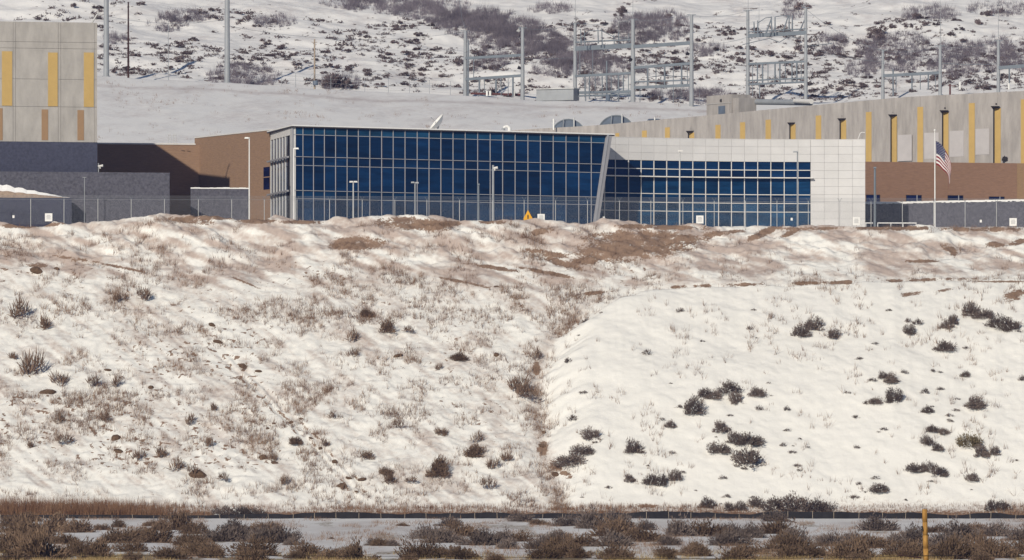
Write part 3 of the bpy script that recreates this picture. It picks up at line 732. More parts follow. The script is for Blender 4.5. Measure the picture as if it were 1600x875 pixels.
mb = MB(); mb.tube(P(865, 203, 1078), P(865, 185.5, 1078), .15); prop(mb.build('vent_stack', M['whitepaint']), 'short white pipe standing left of the round tanks', 'pipe')
t = empty('roof_fan', P(1022, 190, 1070), 'low dark fan cap with a white stub on the curved roof', 'roof fan')
mb = MB(); c = P(1022, 187, 1068); mb.tube(c - Vector((0, 0, .1)), c + Vector((0, 0, .12)), 1.25, 1.0, n=18); mb.build('cap', M['tank'], t)
mb = MB(); mb.tube(P(1023, 190, 1066), P(1023, 183.5, 1066), .12); mb.build('stub', M['whitepaint'], t)

# ------------------------------------------------------------------ security fence with its signs, lights, flag
FD = 880.0
posts = [-3, 48, 100, 153, 205, 257, 310, 362, 413, 464, 515, 566, 617, 667, 718, 769, 819, 868, 918, 968, 1017, 1067, 1116, 1165, 1214, 1263, 1312, 1361, 1410, 1459, 1508, 1557, 1606]
posts = [-155, -104, -54] + posts + [1656, 1706, 1756]
fe = empty('security_fence', P(800, 352, FD), 'tall chain-link security fence along the crest with thin steel posts', 'fence')
ftop = lambda px: (HZ - np.interp(px, [0, 600, 1600], [311, 312.5, 316])) * FD / F
pm = MB(); pm.tube((0, 0, 0), (0, 0, 4.3), .05, n=6); pme = pm.mesh('post', M['galvlight'])
am = MB()
for s in (-1, 1): am.tube((0, 0, 0), (s * .30, 0, .5), .025, n=5)
ame = am.mesh('barb_arm', M['galvblue'])
for px in posts:
    zt_ = ftop(px)
    o = link('post', pme, fe); w_ = fe.location; o.location = Vector(((px - 800) * FD / F, FD, zt_ - 4.3)) - w_
    o = link('barb_arm', ame, fe); o.location = Vector(((px - 800) * FD / F, FD, zt_ + .01)) - w_
mb = MB(); xa, xb = (-155 - 800) * FD / F, (1756 - 800) * FD / F
sp = 0.13; hgt = 3.6; r = .0035
x = xa
while x < xb - hgt:
    for s in (0, 1):
        x0, x1 = (x, x + hgt) if s == 0 else (x + hgt, x)
        z0 = ftop(800 + x0 * F / FD) - hgt - .05; z1 = ftop(800 + x1 * F / FD) - .05
        p, q = Vector((x0, FD - .06 - .002 * s, z0)), Vector((x1, FD - .06 - .002 * s, z1))
        mb.tube(p, q, r, n=3, caps=False)
    x += sp
prop(mb.build('chain_link', M['galv'], fe), kind='stuff')
mb = MB()
for off in (0.0, .2, .35, .5):
    for i in range(len(posts) - 1):
        for s in ((-1, 1) if off else (0,)):
            a = Vector(((posts[i] - 800) * FD / F + s * off * .6, FD, ftop(posts[i]) + off)); b = Vector(((posts[i + 1] - 800) * FD / F + s * off * .6, FD, ftop(posts[i + 1]) + off))
            mb.tube(a, b, .012 if off else .022, n=4, caps=False)
mb.build('rail_and_wire', M['galv'], fe)

def fence_sign(px, py, w_, h_, label, big=True):
    d = FD - .12; c = P(px, py, d); k = d / F
    e = empty('fence_sign', c, label, 'sign', 'white signs on the security fence' if big else 'small white tags on the security fence')
    mb = MB(); mb.box(c, w_ * k, .02, h_ * k); mb.build('plate', M['whitepaint'], e)
    if big:
        mb = MB()
        for i, l in enumerate((.5, .62, .55, .6)): mb.box(c + Vector((0, -.014, (h_ * .25 - h_ * .15 * i) * k)), w_ * l * k, .006, h_ * .085 * k)
        mb.build('print', M['signgrey'], e)
for px, py, lab in ((76, 339.5, 'white notice on the fence at far left, before the dark block wall'), (845.5, 340.5, 'white notice on the fence beside the amber warning sign'),
                    (1093.5, 343, 'white notice on the fence in front of the white building windows'), (1338, 345.5, 'white notice on the fence in front of the blank white panels'),
                    (1583, 347, 'white notice on the fence at far right, before the grey wall')):
    fence_sign(px, py, 11.5, 12.5, lab)
for px, py, lab in ((21, 338.5, 'tiny white tag on the fence left of the far left notice'), (943.5, 340.5, 'tiny white tag on the fence right of the leaning fin'), (1237, 342.5, 'tiny white tag on the fence below the lamp by the window end'), (1532.5, 345.5, 'tiny white tag on the fence left of the far right notice')):
    fence_sign(px, py, 3.2, 4.2, lab, False)
# amber warning sign standing behind the crest
c = P(825, 338, 878.2); k = 878 / F
e = empty('warning_sign', P(825, 346, 878.2), 'amber diamond warning sign with a black figure at the crest', 'sign')
mb = MB(); mb.poly([c + Vector((x * k, 0, z * k)) for x, z in ((-6.5, -9), (6.5, -9), (7, -3), (0, 10), (-7, -3))], (0, 1, 0), .04); mb.build('plate', M['signyellow'], e)
mb = MB(); mb.poly([c + Vector((x * k, -.012, z * k)) for x, z in ((-.8, -4), (.8, -4), (1.1, 1), (0, 3), (-1.1, 1))], (0, 1, 0), .01)
mb.poly([c + Vector((x * k, -.012, z * k)) for x, z in ((2.2, 7), (6.4, -1), (7.0, -2), (1.2, 9))], (0, 1, 0), .01); mb.build('symbol', M['black'], e)
mb = MB(); mb.tube(c + Vector((0, .09, -14 * k)), c + Vector((0, .09, 5 * k)), .04); mb.build('post', M['galv'], e)

def zpad_at(x, d): return float(z_bluff(x, d)) - .1
def light_pole(px, ytop, d, r, heads, label, m='galvlight', tilt=0.0):
    base = P(px, 350, d); base.z = zpad_at(base.x, d)
    e = empty('light_pole', base, label, 'light pole', 'light poles beside the buildings')
    top = P(px, ytop, d)
    mb = MB(); mb.tube(base, top, r, r * .75, n=10); mb.tube(base, base + Vector((0, 0, .35)), r * 1.9, n=10); mb.build('pole', M[m], e)
    for dx, w_, drop in heads:
        mb = MB(); k = d / F
        c = P(px + dx, ytop + drop, d)
        if abs(dx) > 1: mb.tube(top - Vector((0, 0, .1)), c, .05, n=6)
        a, b, h = w_ * k / 2, .28, .11
        mb.hexa([(c.x - a, c.y - b, c.z - h), (c.x + a, c.y - b, c.z - h), (c.x + a, c.y + b, c.z - h), (c.x - a, c.y + b, c.z - h),
                 (c.x - a * .8, c.y - b * .8, c.z + h), (c.x + a * .8, c.y - b * .8, c.z + h), (c.x + a * .8, c.y + b * .8, c.z + h), (c.x - a * .8, c.y + b * .8, c.z + h)])
        mb.build('lamp_head', M[m if m != 'galvlight' else 'coping'], e)
light_pole(389.5, 214.5, 893, .11, [(-4, 7, 1)], 'slim white light pole before the brown side wall', 'whitepaint')
light_pole(459, 231.5, 893, .12, [(4, 8, .5)], 'white light pole at the left corner of the glass hall', 'whitepaint')
light_pole(552, 284, 893, .12, [(-3, 6.5, 0), (3.5, 6.5, 0)], 'short twin-headed light pole left of the glass hall middle', 'galvlight')
light_pole(648.5, 285, 893, .13, [(-3.5, 6, 0), (3, 6, .5)], 'short grey twin-headed light pole in front of the glass hall middle', 'galv')
light_pole(1062, 236.5, 893, .12, [(1, 9, -.5)], 'white light pole in front of the white building windows', 'galvlight')
light_pole(1246, 237, 893, .12, [(-3, 8, 0)], 'grey light pole at the right end of the white building windows', 'galv')
light_pole(1367, 262, 893, .20, [(0, 5, 0)], 'thick grey pole right of the white building corner', 'galvblue')
light_pole(747.5, 288, 893, .20, [(0, 4, 0)], 'stubby grey pole left of the floodlight pole at the glass hall', 'galvblue')
def cam_pole(px, ytop, d, r, label, s):
    base = P(px, 350, d); base.z = zpad_at(base.x, d); top = P(px, ytop, d)
    e = empty('camera_pole', base, label, 'camera pole', 'camera poles by the fence')
    mb = MB(); mb.tube(base, top, r, r * .8, n=10); mb.build('pole', M['galv'], e)
    mb = MB(); c = P(px + 2.5, ytop + 3 * s, d); mb.tube(c + Vector((-.3, 0, .1)), c + Vector((.45, -.1, .2)), .14, .2); mb.tube(c + Vector((0, 0, -.25)), c + Vector((0, 0, .1)), .1, .16); mb.build('camera', M['coping'], e)
cam_pole(154, 255, 893, .10, 'thin camera pole at the right corner of the concrete building', 2)
cam_pole(770.5, 258, 892, .2, 'grey floodlight pole in front of the right half of the glass hall', 2)
mb = MB(); mb.tube(P(132, 352, 884), P(132, 283, 884), .06, .05, n=6); mb.tube(P(129, 277, 884), P(135, 277, 884), .05, n=6); mb.tube(P(132, 277, 884), P(132, 283, 884), .04, n=6)
prop(mb.build('antenna_mast', M['galv']), 'very thin mast left of the thin camera pole', 'mast')
# white pipe barrier at right
e = empty('pipe_barrier', P(1400, 352, 890), 'low white pipe barrier right of the white building', 'barrier')
for a, b in ((1352, 1364), (1371, 1432)):
    mb = MB(); mb.tube(P(a, 348.5, 890), P(b, 348.5, 890), .085); mb.build('rail', M['whitepaint'], e)
for x in (1353, 1371.5, 1392, 1411, 1431.5):
    mb = MB(); mb.tube(P(x, 349, 890), P(x, 356, 890), .06, n=6); mb.build('leg', M['whitepaint'], e)
# flag
fp = empty('flagpole', P(1461, 355, 889), 'tall white flagpole in front of the grey wall at right', 'flagpole')
mb = MB(); mb.tube(P(1461, 357, 889), P(1460.6, 205, 889), .11, .06, n=10); mb.build('pole', M['whitepaint'], fp)
mb = MB(); c = P(1460.6, 203.5, 889)
for i in range(6): mb.tube(c + Vector((0, 0, .17 * math.cos(math.pi * (i + 1) / 6))), c + Vector((0, 0, .17 * math.cos(math.pi * i / 6))), .17 * math.sin(math.pi * (i + 1) / 6) + .002, .17 * math.sin(math.pi * i / 6) + .002, n=10)
mb.build('finial', M['whitepaint'], fp)
fl = empty('flag', P(1461, 240, 889), 'drooping stars and stripes flag on the tall white flagpole', 'flag')
NU, NV = 40, 26; H = 3.5; Lf = 4.9
def fpt(u, v):
    s = u * Lf
    droop = .90 + .06 * math.sin(v * 3)
    x = .1 + s * (.92 - .48 * u) * (1 - .10 * v) + .07 * math.sin(u * 9 + v * 2)
    z = -v * H * (1 - .32 * u) - s * droop * (.50 + .50 * u) + .08 * math.sin(u * 11 + 1)
    y = .22 * u * math.sin(v * 11 + u * 5) + .12 * u * math.sin(u * 13)
    o = P(1461.3, 221, 889); return (o.x + x, o.y + y, o.z + z)
mb = MB()
for i in range(NU):
    for j in range(NV):
        u0, u1, v0, v1 = i / NU, (i + 1) / NU, j / NV, (j + 1) / NV
        stripe = j // 2; mi = 2 if (u0 < .40 and j < 14) else (0 if stripe % 2 == 0 else 1)
        mb.add([fpt(u0, v0), fpt(u0, v1), fpt(u1, v1), fpt(u1, v0)], [(0, 1, 2, 3)], mi)
o = mb.build('cloth', [M['red'], M['white'], M['navy']], fl)
sd = o.modifiers.new('thick', 'SOLIDIFY'); sd.thickness = .015
mb = MB()
for r in range(9):
    for c in range(6 if r % 2 == 0 else 5):
        u = .40 * (c + (.5 if r % 2 == 0 else 1.0)) / 6; v = 7 / 13 * (r + .6) / 9.2
        p = Vector(fpt(u, v)) + Vector((0, -.03, 0)); pts = []
        for k in range(10):
            a = math.pi / 2 + k * math.pi / 5; rr = .065 if k % 2 == 0 else .027
            pts.append(p + Vector((rr * math.cos(a), 0, rr * math.sin(a))))
        mb.add(pts, [tuple(range(10))])
mb.build('stars', M['white'], fl)

# ------------------------------------------------------------------ poles and switchyard on the terrace
def zh(x, d): return float(z_hill(x, d))
def mono(name, px, ytop, d, r0, r1, m, label, cat, group=None):
    x = (px - 800) * d / F; b = Vector((x, d, zh(x, d) - .5))
    e = empty(name, b, label, cat, group); top = P(px, ytop, d); top.x = x
    mb = MB(); mb.tube(b, top, r0, r1, n=12); mb.build('shaft', M[m], e, smooth=False)
    return e, b, top
e, b, t = mono('steel_pole', 166, -70, 1184, .56, .44, 'galv', 'thick grey steel pole just right of the concrete building', 'power pole', 'thick steel poles on the terrace')
mb = MB(); mb.tube(b, b + Vector((0, 0, .9)), .8, n=12); mb.build('base_plate', M['galv'], e)
e, b, t = mono('steel_pole', 355, -70, 1184, .56, .44, 'galv', 'thick grey steel pole standing alone above the snowy bank', 'power pole', 'thick steel poles on the terrace')
mb = MB(); mb.tube(b, b + Vector((0, 0, .9)), .8, n=12); mb.build('base_plate', M['galv'], e)
e, b, t = mono('timber_pole', 200.5, 3, 1186, .22, .14, 'darkwood', 'dark timber pole between the two thick steel poles', 'utility pole')
mb = MB(); mb.box(t - Vector((0, .15, 1.0)), .5, .12, .16); mb.build('bracket', M['black'], e)
e, b, t = mono('timber_pole', 491.5, 61, 1184, .2, .14, 'wood', 'short timber pole with a drum at its foot and guy wires', 'utility pole')
mb = MB(); mb.tube(P(493, 133, 1183.4), P(493, 126, 1183.4), .5, n=12); mb.build('drum', M['tank'], e)
mb = MB(); mb.tube(P(491.5, 112, 1184), P(474, 133, 1184), .03, n=5); mb.tube(P(491.5, 114, 1184), P(487, 136, 1182), .03, n=5); mb.build('guy_wire', M['galv'], e)
mb = MB(); mb.box(P(491.5, 66, 1183.8), 1.1, .12, .12); mb.build('crossarm', M['wood'], e)
mono('light_mast', 263, 30, 1186, .08, .05, 'galv', 'hair-thin grey mast right of the dark timber pole', 'mast')
# terrace fence
tf = empty('terrace_fence', P(560, 142, 1182), 'faint wire fence along the top of the snowy bank', 'fence')
ppx = [440, 462, 517, 570, 607, 640, 671, 704]
pts = []
for px in ppx:
    x = (px - 800) * 1182 / F; z = zh(x, 1182); pts.append(Vector((x, 1182, z)))
    mb = MB(); mb.tube((x, 1182, z - .3), (x, 1182, z + 2.9), .05, n=5); mb.build('post', M['galv'], tf)
mb = MB()
for a, b in zip(pts, pts[1:]):
    for h in (.6, 1.4, 2.2, 2.85): mb.tube(a + Vector((0, 0, h)), b + Vector((0, 0, h)), .018, n=4, caps=False)
mb.build('wire', M['galv'], tf)

def gantry(label, cols, beams, legs, masts=(), extra=None, d0=1190):
    """cols: (px, ytop, radius_px); beams: (i, j, yi, yj, half height px); legs: (px, y0, y1, half width px)"""
    ds = [d0 - 7 * i for i in range(len(cols))]
    x = (cols[0][0] - 800) * d0 / F
    e = empty('switchyard_gantry', (x, d0, zh(x, d0)), label, 'gantry', 'steel gantries of the switchyard')
    for (px, yt, r), d in zip(cols, ds):
        xx = (px - 800) * d / F; zb_ = zh(xx, d) - .6; k = d / F
        mb = MB(); mb.tube((xx, d, zb_), P(px, yt, d), r * k, r * k * .72, n=10); mb.build('post', M['galv'], e)
        mb = MB(); mb.box(P(px, yt, d), 14 * k, .15, .12); mb.build('crossarm', M['galvblue'], e)
    for i, j, yi, yj, hh in beams:
        a, b = P(cols[i][0], yi, ds[i]), P(cols[j][0], yj, ds[j]); k = d0 / F
        h = hh * k; mb = MB()
        o = Vector((0, .35, 0)); u = Vector((0, 0, h))
        mb.hexa([a - o - u, b - o - u, b + o - u, a + o - u, a - o + u, b - o + u, b + o + u, a + o + u]); mb.build('beam', M['galvblue'], e)
    for px, y0, y1, hw in legs:
        d = d0 - 7 * (px - cols[0][0]) / max(1, cols[-1][0] - cols[0][0]) * (len(cols) - 1) - .2
        k = d / F; mb = MB(); mb.tube(P(px, y1, d), P(px, y0, d), hw * k, n=6); mb.build('leg', M['galvblue'], e)
    for px, y0, y1 in masts:
        mb = MB(); mb.tube(P(px, y1, d0 - 3), P(px, y0, d0 - 3), .06, .03, n=5); mb.build('lightning_rod', M['galv'], e)
    if extra: extra(e, d0)
    return e
def wires(e, d, lines, name='conductor', r=.035, m='galvblue'):
    for pts in lines:
        mb = MB()
        for a, b in zip(pts, pts[1:]): mb.tube(P(*a, d), P(*b, d), r, n=4, caps=False)
        mb.build(name, M[m], e)
def exA(e, d):
    mb = MB(); mb.tube(P(735, 146, d - 4), P(818, 148, d - 4), .22, n=6); mb.build('bus_pipe', M['rust'], e)
    for x in (761, 766, 803): mb = MB(); mb.tube(P(x, 150, d - 4.5), P(x, 142, d - 4.5), .22, n=8); mb.build('insulator', M['whitepaint'], e)
    mb = MB(); mb.tube(P(809, 46, d - 6), P(812, 49, d - 6), .5, .3); mb.build('lamp', M['galvlight'], e)
    mb = MB(); mb.tube(P(809, 105, d - 7), P(814, 107, d - 7), .35, .25); mb.build('floodlight', M['black'], e)
    wires(e, d, [[(728, 45), (722, 30), (718, 0)], [(818, 92), (860, 92), (898, 90)]])
gantry('left switchyard gantry of two posts with a red pipe at its foot', [(727, 48, 3.4), (816.5, 43, 3.4)], [(0, 1, 91, 86, 2.0), (0, 1, 124, 118, 2.0)],
       [(731.5, 62, 150, 1.3), (757, 124, 150, .6), (783, 122, 150, .6), (794, 122, 150, .5), (740, 89, 124, .6), (749, 124, 150, 1.4), (775, 124, 150, 1.4), (801.5, 120, 150, 1.4)], (), exA, 1192)
def exB(e, d):
    for x, y0, y1 in ((908, 70, 45), (914, 72, 48), (935, 68, 44), (941, 70, 44), (915, 158, 118), (921, 155, 125), (960, 74, 55), (967, 70, 50), (983, 70, 52)):
        mb = MB(); mb.tube(P(x, y0, d - 5), P(x - .8, y1, d - 5), .13, .08, n=6); mb.build('insulator', M['galvblue'], e)
    mb = MB(); mb.tube(P(950, 157, d - 6), P(950, 148, d - 6), .45, n=10); mb.build('transformer', M['tank'], e)
    for x, y in ((1077, 83), (988, 92)): mb = MB(); mb.tube(P(x - 5, y, d - 12), P(x, y + 2, d - 12), .35, .25); mb.build('floodlight', M['black'], e)
    wires(e, d - 6, [[(923, 145), (962, 145)], [(923, 150), (965, 151)], [(905, 62), (920, 48), (940, 48), (960, 58), (985, 60)], [(1012, 121), (1035, 118), (1076, 120)]], r=.07)
gantry('middle switchyard gantry of three tall posts and two bays', [(898.5, 36, 3.2), (989, 30, 3.9), (1080.5, 23, 3.6)],
       [(0, 1, 76, 71, 3.6), (0, 1, 119, 114, 1.9), (0, 1, 150, 147, 1.2), (0, 1, 66, 62, 1.0), (1, 2, 128, 125, 1.0), (1, 2, 73, 67, 2.6), (1, 2, 106, 99, 2.0), (1, 2, 137, 133, 2.2), (0, 1, 145, 143, 2.0)],
       [(906, 76, 119, .6), (930, 119, 155, .7), (955, 118, 157, .7), (982, 114, 155, .6), (926, 74, 119, .5), (1000, 137, 160, .6), (1025, 105, 137, .7), (1052, 103, 160, .6), (1074, 100, 135, .5), (914, 119, 152, .9), (941, 119, 155, .9), (948, 95, 158, 1.3), (966.5, 114, 158, 1.3), (974, 114, 145, 1.0), (1012, 106, 135, 1.3), (1038.5, 103, 135, 1.4), (1065, 100, 133, 1.3), (921, 116, 150, .8)],
       [(899, -30, 36), (989, -30, 30), (967, 18, 60), (1033, 115, 155), (1064, 135, 160), (1093, 135, 163)], exB, 1190)
def exC(e, d):
    for x0, y0, x1, y1 in ((1179, 52, 1178, 34), (1184, 52, 1184, 32), (1197, 52, 1206, 27), (1206, 50, 1205, 26), (1211, 50, 1211, 26), (1224, 49, 1232, 24), (1233, 48, 1233, 25), (1238, 48, 1238, 24), (1250, 48, 1257, 31)):
        mb = MB(); mb.tube(P(x0, y0, d - 5), P(x1, y1, d - 5), .16, .1, n=6); mb.build('insulator', M['galvblue'], e)
    wires(e, d - 5, [[(1160, 70), (1180, 65), (1202, 60), (1218, 66), (1232, 57), (1250, 60)], [(1184, 36), (1196, 28), (1206, 27)], [(1212, 26), (1224, 24), (1236, 25)], [(1262, 72), (1300, 68)]], r=.07)
gantry('right switchyard gantry with slanting insulators on its top beam', [(1168.5, 16, 3.2), (1259, 12, 3.0)],
       [(0, 1, 56, 51, 3.0), (0, 1, 100, 96, 1.6), (0, 1, 132, 128, 1.4), (0, 1, 126, 122, 1.0), (0, 1, 50, 45, .8)],
       [(1183.5, 100, 132, 1.0), (1191.5, 98, 132, 1.2), (1211, 98, 132, 1.2), (1218.5, 96, 132, 1.2), (1237.5, 96, 130, 1.0), (1245, 96, 130, 1.3), (1176, 100, 150, .6), (1200, 98, 132, .6), (1227, 96, 131, .6), (1252, 96, 130, .5), (1187, 130, 152, .8)],
       [(1169, -30, 16), (1186, 5, 40)], exC, 1188)
def exD(e, d):
    mb = MB(); mb.tube(P(1500, 140, d - 8), P(1500, 128, d - 8), .16, n=6); mb.build('marker', M['whitepaint'], e)
    mb = MB(); mb.tube(P(1576.5, 140, d - 13), P(1576.5, 126, d - 13), .18, n=6); mb.build('white_stub', M['whitepaint'], e)
    mb = MB(); mb.tube(P(1564, 117, d - 15), P(1568, 117, d - 15), .3, .2); mb.build('floodlight', M['black'], e)
    wires(e, d - 8, [[(1472, 99), (1510, 101), (1558, 100)]], r=.05)
gantry('far right switchyard gantry of three shorter posts', [(1379.5, 78, 2.8), (1469, 71, 3.0), (1560, 63, 3.0)],
       [(0, 1, 118.5, 113.5, 2.2)], [(1395.5, 108, 150, 1.2), (1425, 117, 140, 1.1), (1450.5, 115, 140, 1.1), (1400, 117, 145, .7), (1438, 115, 140, .6), (1462, 114, 140, .5), (1577, 104, 130, 1.2)],
       [(1469.5, 0, 71), (1560, -5, 63)], exD, 1186)
mb = MB(); a, b = P(1560, 106, 1172), P(1660, 99, 1164)
o = Vector((0, .35, 0)); u = Vector((0, 0, .32)); mb.hexa([a - o - u, b - o - u, b + o - u, a + o - u, a - o + u, b - o + u, b + o + u, a + o + u])
prop(mb.build('steel_beam', M['galvblue']), 'blue-grey steel beam running off the right edge from the last post', 'beam')
e, b, t = mono('timber_pole', 1484.5, 131, 1178, .2, .16, 'rust', 'short red-brown stub pole above the curved roof', 'utility pole')
mb = MB(); mb.box(P(1486.5, 134, 1177.7), 1.4, .12, .14); mb.build('crossarm', M['rust'], e)
# equipment shed beside gantry
wsh = Wall(838, 1190, 896, 1187)
e = empty('equipment_shed', wsh.pt(3, 66), 'long low grey shed between the left and middle gantries', 'shed')
wsh.part('wall', 0, wsh.L, wsh.z(860, 157), wsh.z(860, 139.5), -3, 0, M['galv'], e)
wsh.part('roof', -.2, wsh.L + .2, wsh.z(860, 139.5) + .003, wsh.z(860, 138), -3.2, .3, M['galvlight'], e)

# ------------------------------------------------------------------ shrubs, grass, stones
def bush_mesh(name, seed, n, mats, flat=0.62, lobes=7, size=.055, snow=0.03, spiky=0.5):
    """a unit-wide shrub: twig tufts spread through several lobes"""
    r = np.random.default_rng(seed)
    lc = np.stack([r.uniform(-.42, .42, lobes), r.uniform(-.36, .36, lobes), r.uniform(.06, flat * .6, lobes) ** 1.15], -1)
    lr = r.uniform(.09, .235, lobes)
    v = []; f = []; mi = []
    k = r.integers(0, lobes, n)
    dirv = r.normal(size=(n, 3)); dirv /= np.linalg.norm(dirv, axis=1)[:, None]
    rad = r.uniform(.35, 1.08, n) ** .6
    p = lc[k] + dirv * (lr[k] * rad)[:, None] * np.array([1, 1, .85])
    p[:, 2] = np.abs(p[:, 2])
    out = dirv * .6 + np.array([0, 0, spiky]) + r.normal(size=(n, 3)) * .45
    out /= np.linalg.norm(out, axis=1)[:, None]
    side = np.cross(out, r.normal(size=(n, 3))); side /= np.linalg.norm(side, axis=1)[:, None]
    L = r.uniform(.7, 1.6, n) * size; W = r.uniform(.25, .6, n) * size
    a = p - side * W[:, None]; b = p + side * W[:, None]; c = p + out * L[:, None] * 1.4 + side * (W * .3)[:, None]; d = p + out * L[:, None] * 1.2 - side * (W * .5)[:, None]
    vs = np.stack([a, b, c, d], 1).reshape(-1, 3)
    fs = np.arange(4 * n).reshape(-1, 4)
    me = bpy.data.meshes.new(name); me.from_pydata(vs.tolist(), [], fs.tolist())
    for m in mats: me.materials.append(m)
    if len(mats) > 1:
        sn = ((r.random(n) < snow * 8) & ((k % 4) == 1) & (p[:, 2] > .05)).astype(np.int32); me.polygons.foreach_set('material_index', sn)
    me.update(); return me
def fan_mesh(name, seed, n, mats, flat=.62, size=.036, snow=.02, gap=-.12):
    '''a shrub grown as a ragged fan of twigs from its foot, with gaps and bare stems'''
    r = np.random.default_rng(seed); o_ = seed * 3.7
    m_ = n * 3
    az = r.uniform(0, 2 * np.pi, m_); ce = r.uniform(-.05, 1, m_) ** 1.0
    nz = fbm(np.cos(az) * 1.5 + o_, np.sin(az) * 1.5 + ce * 2.1 + o_, 3)
    k = nz > gap + r.normal(0, .06, m_); az, ce, nz = az[k][:n], ce[k][:n], nz[k][:n]; n = len(az)
    se = np.sqrt(np.clip(1 - ce ** 2, 0, 1))
    dirv = np.stack([np.cos(az) * se, np.sin(az) * se, ce], -1)
    R_ = .5 * np.clip(.72 + .75 * nz, .3, 1.25)
    rad = r.uniform(.12, 1.05, n) ** .55
    cx = r.integers(0, 3, n); off = r.uniform(-.2, .2, (3, 2)); off[0] = 0
    p = dirv * (R_ * rad)[:, None] * np.array([1, 1, flat * 1.5]); p[:, :2] += off[cx] * (1 - .3 * rad)[:, None]
    p += r.normal(0, .018, (n, 3)); p[:, 2] = np.abs(p[:, 2])
    out = dirv + np.array([0, 0, .35]) + r.normal(size=(n, 3)) * .38; out /= np.linalg.norm(out, axis=1)[:, None]
    side = np.cross(out, r.normal(size=(n, 3))); side /= np.linalg.norm(side, axis=1)[:, None]
    L = r.uniform(.7, 1.7, n) * size; W = r.uniform(.22, .5, n) * size
    tw = r.random(n) < .12; L = np.where(tw, L * 2.6, L); W = np.where(tw, W * .35, W)
    a = p - side * W[:, None]; b = p + side * W[:, None]; c = p + out * L[:, None] * 1.4 + side * (W * .3)[:, None]; d = p + out * L[:, None] * 1.2 - side * (W * .4)[:, None]
    me = bpy.data.meshes.new(name); me.from_pydata(np.stack([a, b, c, d], 1).reshape(-1, 3).tolist(), [], np.arange(4 * n).reshape(-1, 4).tolist())
    for q in mats: me.materials.append(q)
    if len(mats) > 1:
        sn = ((fbm(p[:, 0] * 9 + o_, p[:, 1] * 9 + p[:, 2] * 7, 2) > .42) & (r.random(n) < snow * 25)).astype(np.int32); me.polygons.foreach_set('material_index', sn)
    me.update(); return me
SAGE = [fan_mesh('sagebrush', 100 + i, 2600, [M['sage'], M['snow']], flat=.5 + .07 * (i % 3), snow=.02, gap=-.10 + .04 * (i % 3)) for i in range(9)]
SAGEB = [fan_mesh('sagebrush', 200 + i, 2600, [M['sagebrown']], flat=.52 + .06 * (i % 3), gap=-.14) for i in range(6)]
OLIVE = [fan_mesh('sagebrush', 300, 2600, [M['sageolive'], M['snow']], flat=.55, snow=.05, gap=-.3)]
SAGEP = [fan_mesh('sagebrush', 150 + i, 2800, [M['sage']], flat=.52 + .06 * (i % 3), gap=-.16) for i in range(6)]
LOOSE = [fan_mesh('sagebrush', 400 + i, 420, [M['sage'], M['snow']], flat=.5, size=.055, snow=.04, gap=.02) for i in range(6)]
HILLB = [bush_mesh('scrub_bush', 500 + i, 220, [M['hillbush']], flat=.7, lobes=4, size=.10) for i in range(5)]

TWIGS = [bush_mesh('brush', 470 + i, 130, [M['weedbrush']], flat=.7, lobes=3, size=.17, spiky=1.1) for i in range(5)]
for me in TWIGS:      # thin the tufts down to bare twigs
    co = np.empty(len(me.vertices) * 3); me.vertices.foreach_get('co', co); co = co.reshape(-1, 4, 3); c_ = co.mean(1, keepdims=True)
    ax_ = (co[:, 2:3] + co[:, 3:4] - co[:, 0:1] - co[:, 1:2]) / 2; L_ = np.linalg.norm(ax_, axis=2, keepdims=True); ax_ = ax_ / np.maximum(L_, 1e-6)
    al = ((co - c_) * ax_).sum(2, keepdims=True) * ax_; me.vertices.foreach_set('co', (c_ + al + (co - c_ - al) * .22).reshape(-1)); me.update()
LOOSEB = [fan_mesh('brush', 450 + i, 620, [M['sagebrown']], flat=.62, size=.055, gap=.0) for i in range(4)]

def shrub(name, me, px, py, wpx, label, cat, group, fn=None, stretch=1.0):
    g = ground_at(px, py, fn)
    if g is None: return None
    o = bpy.data.objects.new(name, me); COL.objects.link(o)
    s = wpx * g.y / F * 1.12
    o.location = g - Vector((0, 0, .06 * s)); o.scale = (s, s, s * stretch)
    o.rotation_euler = (0, 0, random.uniform(0, 6.28))
    return prop(o, label, cat, group)

